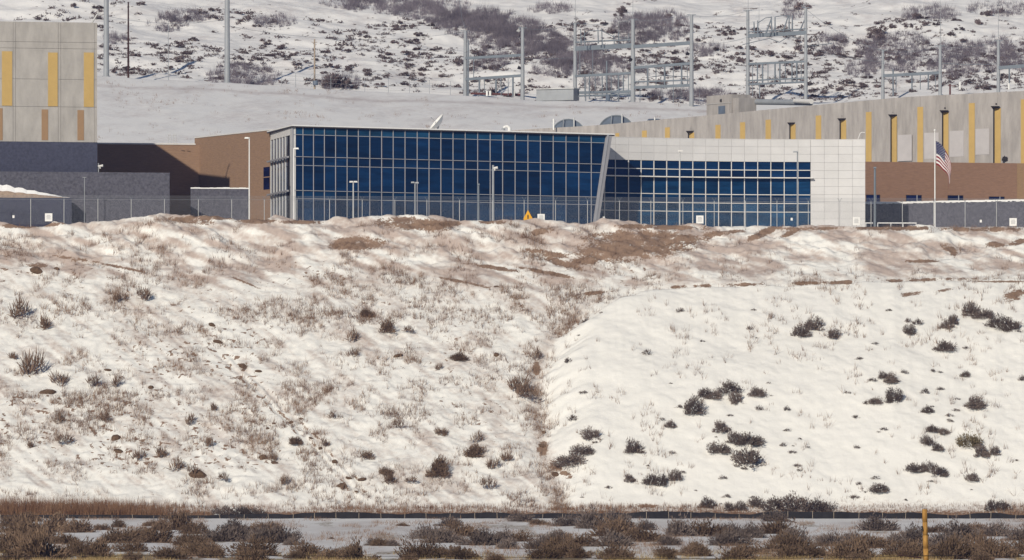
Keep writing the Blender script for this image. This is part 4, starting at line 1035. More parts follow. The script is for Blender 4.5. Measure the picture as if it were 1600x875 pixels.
G1 = 'sagebrush on the smooth snowy slope'
RIGHT = [  # px, py of the foot, width, label
 (1254, 524, 27, 'left shrub of the trio high on the smooth slope'), (1272, 514, 28, 'middle shrub of the trio high on the smooth slope'), (1301, 527, 22, 'right round shrub of the trio high on the smooth slope'),
 (1420, 503, 11, None), (1433, 506, 16, None), (1420, 522, 18, None), (1478, 512, 24, 'low shrub left of the long dark shrub row'), (1489, 505, 20, 'taller shrub left of the long dark shrub row'),
 (1516, 492, 28, 'left end shrub of the long dark row below the bare earth'), (1536, 496, 34, 'second shrub of the long dark row below the bare earth'), (1560, 510, 40, 'third and widest shrub of the long dark row'), (1582, 516, 36, 'right end shrub of the long dark row'),
 (1475, 547, 29, 'single round shrub below the long dark row'), (1461, 546, 9, None), (1508, 545, 9, None),
 (1381, 590, 20, 'left half of the horseshoe shrub around a snow patch'), (1392, 597, 26, 'lower half of the horseshoe shrub around a snow patch'), (1413, 583, 12, 'right tip of the horseshoe shrub around a snow patch'),
 (1509, 588, 17, 'small dark shrub right of the horseshoe shrub'), (1597, 594, 14, 'small shrub cut by the right edge'), (1445, 614, 13, None), (1368, 630, 21, None), (1354, 631, 11, None), (1398, 628, 26, 'dark shrub below the horseshoe shrub'), (1448, 644, 22, 'leggy shrub below and right of the horseshoe'),
 (1523, 636, 38, 'broad shrub alone at the right, mid slope'),
 (1102, 620, 24, 'left shrub of the ring of four'), (1117, 622, 26, 'tall left-centre shrub of the ring of four'), (1138, 612, 36, 'top shrub of the ring of four'), (1151, 630, 26, 'right shrub of the ring of four'),
 (1182, 618, 25, 'round shrub just right of the ring of four'), (1186, 640, 14, None), (1084, 645, 32, 'wide low shrub below and left of the ring of four'), (1048, 667, 20, None),
 (1126, 674, 30, 'left of two shrubs above the wide round one'), (1146, 690, 26, None), (1172, 692, 44, 'biggest dark shrub of the mid slope cluster'), (1122, 706, 34, 'low shrub left of the mid slope cluster'), (1171, 727, 52, 'wide round shrub at the foot of the mid slope cluster'),
 (1455, 674, 22, None), (1474, 678, 18, None), (1448, 696, 22, 'dark shrub left of the olive dome shrub'), (1466, 703, 22, None), (1532, 712, 26, None), (1555, 710, 18, None),
 (1430, 736, 26, 'left tuft of the three-tuft shrub row'), (1448, 736, 22, 'middle tuft of the three-tuft shrub row'), (1464, 743, 28, 'right tuft of the three-tuft shrub row'), (1520, 750, 22, None),
 (1370, 767, 36, 'shrub alone above the silt fence, left of the wooden post'), (1341, 757, 9, None), (1105, 792, 30, 'upright shrub at the foot of the slope, left of the big clump'), (1139, 797, 20, None), (1157, 797, 20, None), (1180, 790, 28, None),
 (1210, 795, 46, 'left shrub of the big clump at the slope foot'), (1245, 797, 52, 'middle shrub of the big clump at the slope foot'), (1275, 796, 46, 'right shrub of the big clump at the slope foot'),
 (1017, 755, 28, 'dark shrub above the earth streak near the gully foot'), (1036, 758, 20, None), (991, 706, 32, 'round shrub alone right of the gully'), (983, 752, 20, None), (1055, 750, 22, None),
 (890, 725, 50, 'large dark shrub filling the gully bottom'), (910, 708, 34, 'right shrub of the gully bottom pair'), (926, 685, 34, 'brown domed shrub above the gully bottom'), (894, 656, 16, None), (888, 566, 14, 'small dark shrub by the gully head'), (1062, 487, 13, 'little snowy hump shrub high on the smooth slope'), (1012, 554, 15, 'faint tuft below the snowy hump'), (913, 503, 14, None),
 (1550, 797, 22, None), (1567, 795, 26, 'shrub behind the silt fence near the right edge'), (1230, 641, 11, None), (1172, 515, 11, None), (1225, 697, 10, None), (1340, 700, 10, None), (1130, 748, 12, None)]
for i, (px, py, w_, lab) in enumerate(RIGHT):
    big = w_ > 16
    shrub('sagebrush', (SAGE if big else LOOSE)[i % (9 if big else 6)], px, py, w_, lab or 'small sparse shrub poking through the snow on the smooth slope', 'shrub', G1, z_bluff, random.uniform(1.15, 1.5) if w_ < 34 else random.uniform(.85, 1.0))
shrub('sagebrush', OLIVE[0], 1520, 695, 44, 'olive dome shrub dusted with snow at right', 'shrub', G1, z_bluff)
# thin broken scrub among the right shrubs
r = np.random.default_rng(5)
for i in range(62):
    px = 900 + 690 * r.random(); py = 480 + 310 * r.random() ** .6
    shrub('sagebrush', LOOSE[i % 4], px, py, r.uniform(5, 15), 'small sparse shrub poking through the snow on the smooth slope', 'shrub', G1, z_bluff, .8)

G2 = 'brush on the rough snowy slope'
LEFT = [(575, 494, 22, 'dark round bush high on the rough slope'), (607, 518, 30, 'brown bush below the dark round bush'), (550, 533, 22, None), (380, 577, 16, None), (462, 693, 22, 'round brown bush beside the wheel ruts'), (573, 717, 20, 'brown tuft left of the stacked pair of bushes'),
        (604, 741, 22, 'upper bush of the stacked pair near the rut foot'), (611, 754, 24, 'lower bush of the stacked pair near the rut foot'), (684, 742, 40, 'wide tangled bush right of the stacked pair'), (690, 680, 18, 'small round brown bush above the tangled bush'), (742, 712, 34, 'low dark bush left of the gully'), (620, 670, 17, None),
        (522, 657, 22, None), (790, 718, 24, None), (772, 735, 26, None), (800, 612, 34, 'pale brown brush at the left rim of the gully'), (826, 624, 34, 'pale brown brush inside the gully'), (838, 560, 18, None), (718, 562, 26, 'dark ragged bush upper right of the rough slope'), (686, 580, 14, None), (640, 520, 18, None), (552, 560, 18, None),
        (35, 500, 40, 'tangled brown bush at the left edge, upper slope'), (62, 512, 34, 'second tangled bush at the left edge, upper slope'), (50, 590, 44, 'dense brown brush at the left edge, mid slope'), (100, 603, 30, None), (140, 605, 22, None), (185, 605, 24, None), (25, 560, 22, None), (225, 470, 28, None), (180, 472, 24, None),
        (95, 695, 26, None), (90, 660, 24, None), (42, 700, 20, None), (162, 660, 22, None), (210, 720, 24, None), (320, 700, 20, None), (275, 735, 26, None), (250, 712, 24, None), (300, 745, 22, None), (350, 752, 18, None), (437, 760, 20, None), (425, 720, 18, None), (540, 765, 16, None), (505, 700, 20, None), (640, 755, 20, None), (760, 765, 24, None), (745, 690, 22, None), (330, 640, 18, None), (300, 665, 20, None)]
for i, (px, py, w_, lab) in enumerate(LEFT):
    shrub('brush', (TWIGS[i % 5] if (not lab or px < 120 or px > 795) else LOOSEB[i % 4] if i % 2 else SAGEB[i % 6]), px, py, w_, lab or 'thin brown brush scattered over the rough left slope', 'shrub', G2, z_bluff, random.uniform(1.05, 1.5))

G3 = 'sagebrush on the foreground plain'
FRONT = [(30, 832, 60), (48, 848, 75), (85, 830, 52), (120, 832, 50), (25, 864, 90), (70, 874, 90), (42, 815, 46), (180, 848, 60), (205, 862, 50), (125, 864, 60), (160, 828, 26), (182, 824, 26), (232, 822, 24), (250, 828, 34), (275, 828, 55), (305, 834, 46), (352, 846, 80), (372, 836, 50), (402, 832, 44),
         (420, 848, 60), (330, 872, 40), (400, 868, 70), (262, 874, 60), (240, 848, 60), (215, 840, 40), (290, 852, 50), (150, 874, 60), (20, 822, 44), (100, 850, 44), (300, 866, 46),
         (412, 832, 50), (436, 848, 60), (455, 852, 26), (478, 868, 50), (525, 874, 54), (565, 876, 60), (600, 853, 34), (585, 852, 26), (614, 853, 24), (518, 842, 8), (690, 848, 70), (665, 842, 44), (722, 838, 60), (748, 852, 60), (785, 846, 40), (640, 876, 26), (720, 874, 60), (690, 872, 40), (630, 822, 18), (700, 822, 40), (793, 858, 36),
         (812, 846, 40), (850, 858, 55), (880, 822, 40), (905, 853, 55), (868, 846, 45), (925, 826, 60), (962, 838, 70), (952, 853, 70), (972, 824, 54), (1012, 846, 64), (1040, 852, 40), (1062, 838, 56), (1100, 838, 60), (1130, 836, 56), (1142, 852, 60), (1178, 866, 56), (1090, 868, 44), (870, 868, 56), (962, 874, 56), (1040, 868, 46), (815, 815, 34), (845, 820, 30), (1005, 828, 34), (905, 872, 40),
         (1212, 834, 64), (1238, 848, 56), (1292, 853, 42), (1228, 862, 70), (1215, 815, 46), (1330, 852, 48), (1362, 856, 60), (1376, 829, 56), (1420, 848, 50), (1458, 832, 40), (1470, 858, 64), (1500, 844, 64), (1532, 862, 64), (1550, 838, 54), (1588, 844, 50), (1562, 872, 74), (1480, 874, 70), (1405, 872, 60), (1325, 874, 70), (1262, 872, 56), (1180, 840, 44), (1520, 834, 44), (1425, 864, 50), (1595, 866, 50), (1350, 872, 40), (1395, 850, 40)]
FRONT += [(x_ + 9 * math.sin(x_ * 1.7), 877 - 4 * (i_ % 3), 46 + 16 * math.sin(x_ * .37)) for i_, x_ in enumerate(range(8, 1600, 64)) if not (500 < x_ < 640)]
SPECIAL = {(600, 853): 'middle hump of the lone low bush on open snow, left of centre', (585, 852): 'left hump of the lone low bush on open snow', (614, 853): 'right hump of the lone low bush on open snow', (518, 842): 'tiny dark tuft alone on the open foreground snow',
           (1292, 853): 'round bush alone left of the wooden post', (1376, 829): 'dark bush overlapping the silt fence left of the wooden post', (1458, 832): 'bush close behind the wooden post, under the silt fence', (455, 852): 'small bush at the left end of the open snow',
           (232, 822): 'small upright bush before the rust grass', (1215, 815): 'dark bush overlapping the silt fence below the big clump', (972, 824): 'dark bush breaking the silt fence line at centre', (785, 846): 'pale leggy bush right of the open snow'}
for i, (px, py, w_) in enumerate(FRONT):
    zone = 'left of the open snow' if px < 500 else ('in the middle of the frame' if px < 860 else ('right of centre' if px < 1180 else 'around the wooden post'))
    lab = SPECIAL.get((px, py), 'dusky sagebrush in the crowded foreground scrub ' + zone)
    warm = px < 300 or (py > 862)
    shrub('sagebrush', (SAGEB if (warm or i % 3 == 0) else SAGEP)[i % 6], px, py, w_ * 1.1, lab, 'shrub', G3, z_plain, random.uniform(.8, 1.08))
for px, w_, lab in ((352, 42, 'tall dark bush standing in the rust grass line, left half'), (376, 40, 'tall dark bush in the rust grass line, right half'), (403, 26, 'narrow dark bush at the end of the rust grass'), (338, 24, 'small dark bush at the left of the dark bush pair')):
    shrub('sagebrush', SAGE[px % 6], px, 806, w_, lab, 'shrub', G3, z_bluff, 1.0)

# stems and grass: uncountable, one object each
def stems(name, pts, hts, m, label, cat, lean_=.35, width=.02, parent=None, per=1):
    n = len(pts); p = np.repeat(np.asarray(pts), per, 0); h = np.repeat(np.asarray(hts), per); n = len(p)
    rr = np.random.default_rng(n)
    p = p + np.stack([rr.normal(0, .22, n), rr.normal(0, .22, n), np.zeros(n)], -1) * (per > 1)
    top = p + np.stack([rr.normal(0, lean_, n) * h, rr.normal(0, lean_, n) * h, h * rr.uniform(.6, 1.1, n)], -1)
    a = rr.uniform(0, 3.14, n); w = np.stack([np.cos(a), np.sin(a), np.zeros(n)], -1) * width
    w2 = np.stack([-np.sin(a), np.cos(a), np.zeros(n)], -1) * width
    base = p - np.array([0, 0, .05])
    vs = np.stack([base - w, base + w, base + w2, top], 1).reshape(-1, 3)
    i = np.arange(n) * 4
    fs = np.stack([np.stack([i, i + 1, i + 3], -1), np.stack([i + 1, i + 2, i + 3], -1), np.stack([i + 2, i, i + 3], -1)], 1).reshape(-1, 3)
    me = bpy.data.meshes.new(name); me.from_pydata(vs.tolist(), [], fs.tolist()); me.materials.append(m); me.update()
    return prop(link(name, me), label, cat, None, 'stuff')

r = np.random.default_rng(21)
# dry weeds on the rough slope
n = 52000; d = r.uniform(802, 874, n); px = r.uniform(-60, 1650, n); x = (px - 800) * d / F
dens = sstep(-.25, .5, fbm(px / 38, d / 3.5, 3)) * (0.40 + .9 * sstep(.0, .4, fbm(px / 140 + 2, d / 14, 2)))
dens = np.where(px < 330, dens * 1.5, dens) * (1 - sstep(-10, 45, px - gully(d)) * .84)
k = r.random(n) < dens
dg = r.uniform(803, 858, 900); pg = gully(dg) + r.normal(-8, 16, 900); xg = (pg - 800) * dg / F; kg = r.random(900) < .35 + .9 * fbm(dg / 4, pg / 60, 3)
x = np.concatenate([x[k], xg[kg]]); d = np.concatenate([d[k], dg[kg]]); k = np.ones(len(x), bool)
pts = np.stack([x[k], d[k], z_bluff(x[k], d[k])], -1)
stems('dry_weeds', pts, r.uniform(.5, 1.5, len(pts)), M['weed'], 'thin dry weed stems poking out of the rough snowy slope', 'weeds', .30, .024, per=5)
# weeds between the lip of the smooth slope and the dirty bank, and along the crest
n = 2600; d = r.uniform(853, 862, n); px = r.uniform(900, 1640, n); x = (px - 800) * d / F
k = r.random(n) < sstep(-.1, .5, fbm(px / 60, d / 3, 3)) * np.interp(px, [900, 1000, 1250, 1350, 1640], [.3, 1, 1, .3, .2])
pts = np.stack([x[k], d[k], z_bluff(x[k], d[k])], -1)
stems('dry_weeds', pts, r.uniform(.4, 1.1, len(pts)), M['weed'], 'dry weeds along the shelf above the smooth slope', 'weeds', .3, .022, per=5)
n = 5000; d = r.uniform(1040, 1178, n); px = r.uniform(120, 1120, n); x = (px - 800) * d / F
k = r.random(n) < sstep(.05, .6, fbm(px / 30, d / 9, 3))
pts = np.stack([x[k], d[k], z_hill(x[k], d[k])], -1)
stems('dry_weeds', pts, r.uniform(.2, .8, len(pts)), M['weed'], 'faint dry weeds on the snowy bank behind the buildings', 'weeds', .3, .022, per=4)
n = 9000; d = r.uniform(846, 879, n); px = r.uniform(-40, 1640, n); x = (px - 800) * d / F; z = z_bluff(x, d); py = HZ - z * F / d
w_ = dirt_shade_bluff(x, d, px, py); k = r.random(n) < sstep(.12, .5, w_) * .7
c0 = np.stack([x[k], d[k], z[k]], -1); s0 = r.uniform(.04, .19, len(c0)) ** 1.2
tet = np.array([[1, 0, -.3], [-.6, .8, -.3], [-.6, -.8, -.3], [.1, 0, .9]])
vs = (c0[:, None, :] + tet[None] * s0[:, None, None] * r.uniform(.6, 1.3, (len(c0), 4, 1))).reshape(-1, 3)
i4 = np.arange(len(c0)) * 4; fs = np.stack([np.stack([i4 + a, i4 + b, i4 + c], -1) for a, b, c in ((0, 2, 1), (0, 1, 3), (1, 2, 3), (2, 0, 3))], 1).reshape(-1, 3)
me = bpy.data.meshes.new('earth_clods'); me.from_pydata(vs.tolist(), [], fs.tolist()); me.materials.append(M['stone']); me.update()
prop(link('earth_clods', me), 'crumbled earth and small stones on the bare patches of the crest', 'clods', None, 'stuff')
k = r.random(n) < sstep(.1, .5, w_) * .35
pts = np.stack([x[k], d[k], z[k]], -1)
stems('dry_weeds', pts, r.uniform(.2, .6, len(pts)), M['weed'], 'dead grass tufts on the bare earth along the crest', 'weeds', .35, .022, per=5)
# rust brown grass at the foot of the bluff
n = 26000; px = r.uniform(-80, 1680, n); hmax = np.interp(px, [-80, 100, 200, 280, 420, 600, 900, 1150, 1330, 1420, 1520, 1600, 1680], [2.4, 2.5, 2.2, 1.2, .8, 1.0, 1.0, .8, .5, .5, .6, 1.5, 1.6])
dn = np.interp(px, [-80, 200, 300, 450, 1150, 1300, 1550, 1680], [1, 1, .55, .4, .45, .3, .35, .8])
d = 799.6 + r.random(n) ** 1.3 * 3.6; x = (px - 800) * d / F; k = r.random(n) < dn * (.7 + .6 * fbm(px / 40, d, 2))
pts = np.stack([x[k], d[k], z_bluff(x[k], d[k])], -1)
stems('reed_grass', pts, hmax[k] * r.uniform(.35, 1, k.sum()), M['reed'], 'rust-brown dry grass along the foot of the bluff', 'grass', .16, .025, per=2)
# straw grass at the bottom edge
n = 26000; d = 478 + r.random(n) ** 1.2 * 75; px = r.uniform(-60, 1660, n); x = (px - 800) * d / F
k = r.random(n) < (.22 + 1.1 * fbm(px / 90, d / 20, 3)) * (1 - .75 * sstep(505, 550, d))
pts = np.stack([x[k], d[k], z_plain(x[k], d[k])], -1)
stems('straw_grass', pts, r.uniform(.2, .55, len(pts)), M['straw'], 'straw-coloured dry grass along the bottom edge of the plain', 'grass', .35, .02, per=4)
n = 16000; d = 520 + r.random(n) * 272; px = r.uniform(-60, 1660, n); x = (px - 800) * d / F
k = r.random(n) < sstep(-.1, .45, fbm(px / 50, d / 30 + 7, 3))
pts = np.stack([x[k], d[k], z_plain(x[k], d[k])], -1)
stems('dry_grass', pts, r.uniform(.2, .6, len(pts)), M['weed'], 'sparse dry grass between the foreground bushes', 'grass', .35, .02, per=4)

# brown stones
def stone_mesh(seed):
    import bmesh
    bm = bmesh.new(); bmesh.ops.create_icosphere(bm, subdivisions=2, radius=.5)
    rr = random.Random(seed); ph = [rr.uniform(0, 6) for _ in range(6)]
    for v in bm.verts:
        c = v.co; s = 1 + .18 * math.sin(4 * c.x + ph[0]) + .15 * math.sin(5 * c.y + ph[1]) + .15 * math.sin(6 * c.z + ph[2]) + rr.uniform(-.06, .06)
        v.co = Vector((c.x * s, c.y * s * .8, c.z * s * .55))
    me = bpy.data.meshes.new('stone'); bm.to_mesh(me); bm.free(); me.materials.append(M['stone']); return me
STM = [stone_mesh(i) for i in range(4)]
for i, (px, py, w_, lab) in enumerate([(73, 613, 28, 'long flat brown stone at the left, mid slope'), (180, 686, 20, 'upper of two brown stones left of the wheel ruts'), (184, 706, 17, 'lower of two brown stones left of the wheel ruts'), (308, 741, 26, 'dark brown stone above the dark bush pair'),
        (621, 556, 16, 'tan stone alone high on the rough slope'), (849, 676, 9, 'narrow upright stone in the gully'), (847, 698, 15, 'brown stone in the gully below the upright one'), (868, 741, 14, 'brown stone at the gully foot'), (1480, 510, 6, 'small brown stone on the smooth slope'), (235, 606, 12, None), (168, 579, 12, None), (331, 508, 12, None), (340, 534, 16, None), (418, 670, 9, None),
        (428, 662, 8, None), (455, 660, 9, None), (486, 685, 9, None), (522, 722, 12, None), (545, 748, 12, None), (533, 759, 16, None), (557, 768, 8, None), (410, 716, 18, None), (428, 724, 12, None), (380, 572, 14, None), (403, 580, 12, None), (500, 701, 9, None), (470, 655, 9, None), (88, 420, 10, None), (775, 448, 9, None), (775, 555, 12, None), (565, 750, 14, None), (57, 422, 20, None)]):
    g = ground_at(px, py, z_bluff)
    o = bpy.data.objects.new('stone', STM[i % 4]); COL.objects.link(o); s = w_ * g.y / F
    o.location = g; o.scale = (s, s, s); o.rotation_euler = (random.uniform(-.3, .3), random.uniform(-.2, .5), random.uniform(-.4, .4))
    prop(o, lab or 'small brown stone showing through the snow on the rough slope', 'stone', 'brown stones on the snowy slope')

# ------------------------------------------------------------------ scrub on the hillside
r = np.random.default_rng(33)
cand = []
while len(cand) < 3400:
    d = r.uniform(1194, 1285); px = r.uniform(-40, 1640); x = (px - 800) * d / F
    if r.random() > .46 + .8 * float(fbm(px / 70, d / 22, 3)) + (.06 if px > 850 else -.06): continue
    zz_ = float(z_hill(x, d)); py_ = HZ - zz_ * F / d
    if py_ > np.interp(px, *BANK) - 2 or (px < 156 and py_ > 33) or py_ < -6: continue
    cand.append((x, d, float(z_hill(x, d)), r.random() ** 2.2 * 1.5 + .32))
cand.sort(key=lambda c: -c[3] * 1.0)
NAMED = [(975, 20, 18, 'dark upright bush high above the middle gantry'), (966, 26, 14, None), (1043, 28, 13, 'dark bush above the second bay of the middle gantry'), (1372, 55, 26, 'biggest dark bush on the hill above the far right gantry'), (1383, 63, 18, 'dark bush hugging the right of the biggest hill bush'), (1362, 60, 16, None), (1528, 38, 17, 'dark round bush near the top right corner'), (1540, 24, 17, 'second dark round bush near the top right corner'),
         (1564, 20, 12, None), (1440, 30, 18, None), (1392, 44, 13, None), (1420, 44, 12, None), (1277, 88, 12, 'dark bush right of the slanting insulators gantry'), (1248, 80, 14, None), (1408, 95, 16, None), (1452, 100, 14, None), (1256, 15, 22, 'dark bush behind the top of the right gantry post'), (530, 136, 44, 'wide grey bush right of the short timber pole'), (515, 137, 30, 'left half of the wide grey bush by the timber pole'), (118, 12, 12, None), (150, 30, 14, None), (1090, 45, 10, None)]
for i, (px, py, w_, lab) in enumerate(NAMED):
    shrub('scrub_bush', HILLB[i % 5], px, py, w_, lab or 'dark scrub bush on the far snowy hillside', 'shrub', 'scrub on the far hillside', z_hill, 1.0)
for i, (x, d, z, s) in enumerate(cand[:270]):
    o = bpy.data.objects.new('scrub_bush', HILLB[i % 5]); COL.objects.link(o)
    o.location = (x, d, z - .05); o.scale = (s * 1.25, s * 1.25, s * .8); o.rotation_euler = (0, 0, r.uniform(0, 6.28))
    prop(o, 'dark scrub bush on the far snowy hillside', 'shrub', 'scrub on the far hillside')
vs = []; n = 34
for x, d, z, s in cand[270:]:
    p = r.normal(size=(n, 3)) * np.array([.34, .34, .2]) * s; p[:, 2] = np.abs(p[:, 2])
    p += np.array([x, d, z])
    t = r.normal(size=(n, 3, 3)) * .14 * s
    vs.append((p[:, None, :] + t).reshape(-1, 3))
vs = np.concatenate(vs); me = bpy.data.meshes.new('low_scrub'); me.from_pydata(vs.tolist(), [], np.arange(len(vs)).reshape(-1, 3).tolist()); me.materials.append(M['hillbush']); me.update()
prop(link('low_scrub', me), 'countless tiny scrub dots across the far hillside', 'scrub', None, 'stuff')
# leafless oak thickets
TH = [(290, 22, 34, 8), (262, 34, 26, 10), (180, 57, 16, 7), (380, 116, 46, 17), (430, 30, 28, 8), (560, 2, 50, 8), (600, 6, 50, 10), (640, 4, 40, 8), (690, 8, 44, 10), (740, 22, 50, 12), (790, 38, 50, 12), (830, 52, 50, 12), (720, 22, 60, 12), (770, 40, 60, 13), (820, 56, 55, 13), (870, 76, 50, 12), (910, 92, 45, 12), (650, 14, 50, 10), (700, 26, 44, 12), (738, 38, 44, 15), (775, 52, 46, 16), (815, 52, 40, 13), (852, 62, 40, 12), (885, 82, 44, 14), (925, 98, 44, 13), (790, 78, 34, 10), (760, 100, 36, 8), (840, 75, 34, 10), (870, 105, 32, 10), (985, 45, 26, 22), (1010, 40, 32, 18), (1040, 38, 30, 20), (980, 110, 30, 8), (1100, 75, 28, 9),
      (1405, 78, 44, 26), (1360, 76, 20, 18), (1345, 105, 20, 10), (1500, 78, 30, 16), (1490, 102, 34, 14), (1555, 82, 26, 24), (1590, 88, 26, 18), (1300, 65, 20, 14), (1240, 10, 14, 14), (1060, 145, 40, 8), (1110, 150, 28, 12), (940, 128, 26, 8), (860, 10, 30, 6), (1450, 18, 40, 10), (1560, 10, 40, 10), (530, 126, 26, 10)]
P_ = []; Hh = []
for cx, cy, rx_, ry_ in TH:
    rx_ *= 1.25; ry_ *= 1.2; m_ = int(rx_ * ry_ * .62)
    for _ in range(m_):
        a = r.uniform(0, 6.28); q = math.sqrt(r.random()); px, py = cx + rx_ * q * math.cos(a), cy + ry_ * q * math.sin(a) + 5
        dd = 1196 + 0.0
        if float(fbm(px / 16, py / 7, 3)) < r.uniform(-.55, .40): continue
        P_.append((px, py)); Hh.append(r.uniform(.6, 1.9))
P_ = np.array(P_); Hh = np.array(Hh)
ds_ = np.linspace(1192, 1420, 460); best = np.full(len(P_), 1420.0); done = np.zeros(len(P_), bool)
for dd in ds_:
    zz = z_hill((P_[:, 0] - 800) * dd / F, np.full(len(P_), dd)); hit = (~done) & (zz >= (HZ - P_[:, 1]) * dd / F); best[hit] = dd; done |= hit
x = (P_[:, 0] - 800) * best / F
pts = np.stack([x, best, z_hill(x, best)], -1)[done]
stems('oak_thicket', pts, Hh[done], M['thicket'], 'grey leafless oak thickets in patches on the far hillside', 'thicket', .32, .03, per=7)

# ------------------------------------------------------------------ silt fence and the near wire fence
sf = empty('silt_fence', (0, 797.5, Z_PLAIN), 'black fabric silt fence with pale stakes along the slope foot', 'fence')
mb = MB(); xs = np.arange(-90, 90.1, .6)
def sf_h(x):
    px = 800 + x * F / 797.5
    return max(.12, float(np.interp(px, [-80, 100, 330, 420, 800, 1000, 1600, 1700], [.4, .5, .42, .66, .7, .75, .72, .72]) + .4 * fbm(px / 55, 3.1, 3) * (px > 420)))
def sf_z(x): return float(z_plain(x, 797.5))
sfpt = lambda x, top: Vector((x, 797.5 + .12 * math.sin(x * 1.3) + (.05 if top else 0), sf_z(x) + (sf_h(x) if top else -.1)))
for a, b in zip(xs, xs[1:]):
    mb.add([sfpt(a, 0), sfpt(b, 0), sfpt(b, 1), sfpt(a, 1)], [(0, 1, 2, 3)])
o = mb.build('fabric', M['fabric'], sf); sd = o.modifiers.new('thick', 'SOLIDIFY'); sd.thickness = .02
x = -88.0
while x < 90:
    p = sfpt(x, 0); mb = MB(); h = sf_h(x) + random.uniform(.0, .25); dx = random.uniform(-.06, .06)
    mb.hexa([(p.x - .03, p.y - .16, p.z), (p.x + .03, p.y - .16, p.z), (p.x + .03, p.y - .10, p.z), (p.x - .03, p.y - .10, p.z),
             (p.x - .03 + dx, p.y - .16, p.z + h), (p.x + .03 + dx, p.y - .16, p.z + h), (p.x + .03 + dx, p.y - .10, p.z + h), (p.x - .03 + dx, p.y - .10, p.z + h)])
    mb.build('stake', M['wood'], sf); x += random.uniform(2.6, 3.3)
WD = 212.0
wf_ = empty('wire_fence', P(1446, 920, WD), 'near wire fence with one round orange-brown timber post at right', 'fence')
mb = MB(); gz = float(z_plain((1449 - 800) * WD / F, WD)); a = P(1449, 900, WD); a.z = gz - .2; b = P(1444.6, 795.5, WD)
n = 7
for i in range(n):
    p, q = a.lerp(b, i / n), a.lerp(b, (i + 1) / n); mb.tube(p, q, .098 - .0015 * i, .098 - .0015 * (i + 1), n=14)
mb.build('post', M['postwood'], wf_, smooth=True)
mb = MB(); mb.tube(b + Vector((-.06, -.02, -.02)), P(1442, 787, WD), .012, .006, n=5); mb.tube(P(1440.6, 822, WD - .1), P(1441.6, 829, WD - .12), .03, n=6); mb.build('wire_staple', M['black'], wf_)
mb = MB(); xs = [-400, 300, 700, 1000, 1300, 1447, 1900]; ys = [872, 868, 869.5, 873, 872, 868, 872]
for i in range(len(xs) - 1): mb.tube(P(xs[i], ys[i], WD - .13), P(xs[i + 1], ys[i + 1], WD - .13), .008, n=4, caps=False)
mb.build('wire', M['black'], wf_)
mb = MB(); mb.tube(P(1404, 867, WD - .1), P(1440, 871.5, WD - .1), .028, .035, n=6); mb.build('rail', M['darkwood'], wf_)

# ------------------------------------------------------------------ thin blue winter air
hm = bpy.data.materials.new('haze'); hm.use_nodes = True; nt = hm.node_tree
nt.nodes.remove(nt.nodes["Principled BSDF"]); pv = nt.nodes.new("ShaderNodeVolumePrincipled")
pv.inputs['Color'].default_value = (0.34, 0.42, 1.0, 1); pv.inputs['Density'].default_value = 0.000055; pv.inputs['Anisotropy'].default_value = 0.0
nt.links.new(pv.outputs[0], nt.nodes["Material Output"].inputs['Volume'])
mb = MB(); mb.box((0, 300, 150), 1840, 3640, 328)
hz = mb.build('haze', hm); prop(hz, 'thin blue winter haze over the whole valley', None, None, 'stuff')

# ------------------------------------------------------------------ a label of its own for every look-alike shrub
ORD = ['first', 'second', 'third', 'fourth', 'fifth', 'sixth', 'seventh', 'eighth', 'ninth', 'tenth', 'eleventh', 'twelfth', 'thirteenth', 'fourteenth', 'fifteenth', 'sixteenth', 'seventeenth', 'eighteenth', 'nineteenth', 'twentieth']
def relabel(group, start, base, columns, rows):
    cells = {}
    for o in COL.objects:
        if o.get('group') == group and o.get('label', '').startswith(start):
            px = 800 + o.location.x * F / o.location.y; py = HZ - o.location.z * F / o.location.y
            c = next(t for lim, t in columns if px <= lim or lim >= 9999); w_ = next(t for lim, t in rows if py <= lim or lim >= 9999)
            cells.setdefault((w_, c), []).append((px, o))
    for (w_, c), lst in cells.items():
        lst.sort(key=lambda t: t[0]); n = len(lst)
        for i, (_, o) in enumerate(lst):
            tail = '' if n == 1 else (', leftmost' if i == 0 else (', rightmost' if i == n - 1 else ', ' + ORD[min(i, 19)] + ' from left'))
            o['label'] = base.format(row=w_, col=c) + tail
relabel('scrub on the far hillside', 'dark scrub bush on', 'dark scrub bush {row} on hill {col}',
        [(156, 'above the ochre-striped building'), (210, 'by the dark timber pole'), (352, 'left of the lone steel pole'), (480, 'right of the lone steel pole'), (600, 'by the short timber pole'), (724, 'left of the left gantry'), (820, 'behind the left gantry'), (897, 'above the grey shed'),
         (990, 'behind the middle gantry, left bay'), (1081, 'behind the middle gantry, right bay'), (1167, 'left of the right gantry'), (1260, 'behind the right gantry'), (1378, 'right of the right gantry'), (1470, 'behind the far right gantry'), (9999, 'by the far right post')],
        [(25, 'very high'), (55, 'high'), (85, 'midway'), (115, 'low'), (9999, 'lowest')])
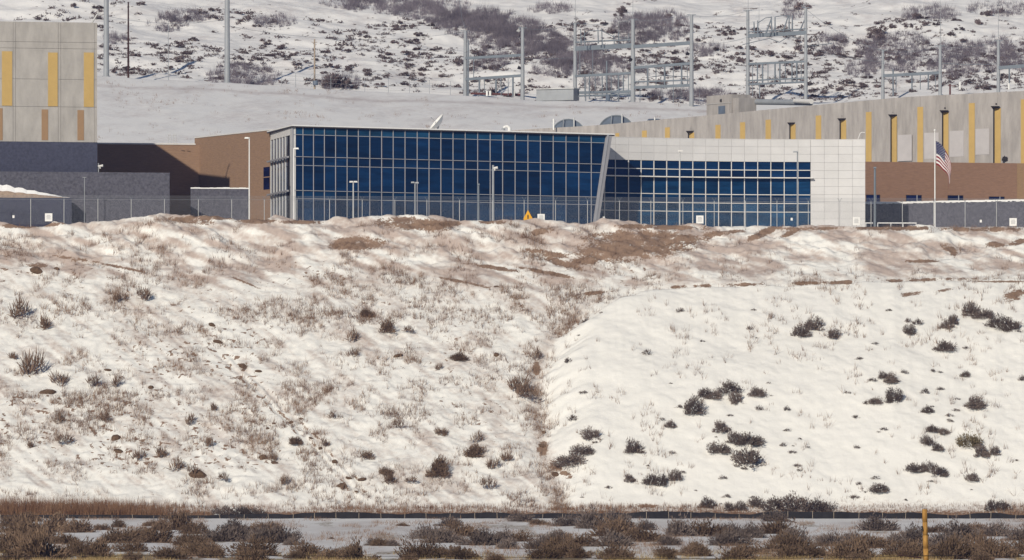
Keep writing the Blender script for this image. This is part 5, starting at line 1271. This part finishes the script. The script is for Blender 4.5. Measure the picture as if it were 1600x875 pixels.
relabel('sagebrush on the foreground plain', 'dusky sagebrush', 'dusky sagebrush, {row} row {col}',
        [(70, 'at the left edge'), (150, 'before the rust grass'), (240, 'under the rust grass'), (330, 'left of the dark bush pair'), (470, 'below the dark bush pair'), (640, 'under the open snow'), (800, 'right of the open snow'), (930, 'below the gully'), (1060, 'below the earth streak'), (1190, 'below the upright shrub'), (1310, 'below the big clump'), (1440, 'left of the wooden post'), (1520, 'right of the wooden post'), (9999, 'at the right edge')],
        [(838, 'back'), (856, 'middle'), (9999, 'front')])
relabel('sagebrush on the smooth snowy slope', 'small sparse shrub', 'sparse shrub {row} on smooth slope {col}',
        [(960, 'beside the gully'), (1075, 'left of the ring of four'), (1195, 'near the ring of four'), (1270, 'below the trio'), (1340, 'right of the trio'), (1450, 'near the horseshoe shrub'), (9999, 'at the right')],
        [(560, 'high'), (660, 'midway'), (730, 'low'), (9999, 'lowest')])
relabel('brush on the rough snowy slope', 'thin brown brush', 'thin brown brush {row} on rough slope {col}',
        [(70, 'at the left edge'), (200, 'near the left edge'), (340, 'left of the wheel ruts'), (560, 'by the wheel ruts'), (700, 'right of the wheel ruts'), (9999, 'left of the gully')],
        [(540, 'high'), (660, 'midway'), (730, 'low'), (9999, 'lowest')])
relabel('brown stones on the snowy slope', 'small brown stone showing', 'small brown stone {row} on rough slope {col}',
        [(200, 'at the left'), (360, 'at the rut heads'), (480, 'by the mid ruts'), (600, 'by the rut ends'), (9999, 'right of the ruts')],
        [(540, 'high'), (660, 'midway'), (730, 'low'), (9999, 'lowest')])

lw = empty('shield_wires', P(1120, 20, 1185), 'thin sagging wires strung between the switchyard gantries', 'wires')
for (x0, y0), (x1, y1), sag in (((816.5, 44), (898.5, 37), 5), ((1080.5, 24), (1168.5, 17), 5), ((1259, 14), (1379.5, 79), 9), ((1379.5, 79), (1469, 72), 5), ((1469, 72), (1560, 64), 5), ((1259, 72), (1379.5, 96), 5), ((989, 31), (1080.5, 24), 4), ((898.5, 37), (989, 31), 4), ((355, 40), (727, 50), 16), ((166, 25), (355, 30), 9), ((1080.5, 67), (1168.5, 58), 5)):
    mb = MB(); n = 14
    pt = lambda t: P(x0 + (x1 - x0) * t, y0 + (y1 - y0) * t + sag * 4 * t * (1 - t), 1185)
    for i in range(n): mb.tube(pt(i / n), pt((i + 1) / n), .028, n=4, caps=False)
    mb.build('wire', M['galvblue'], lw)
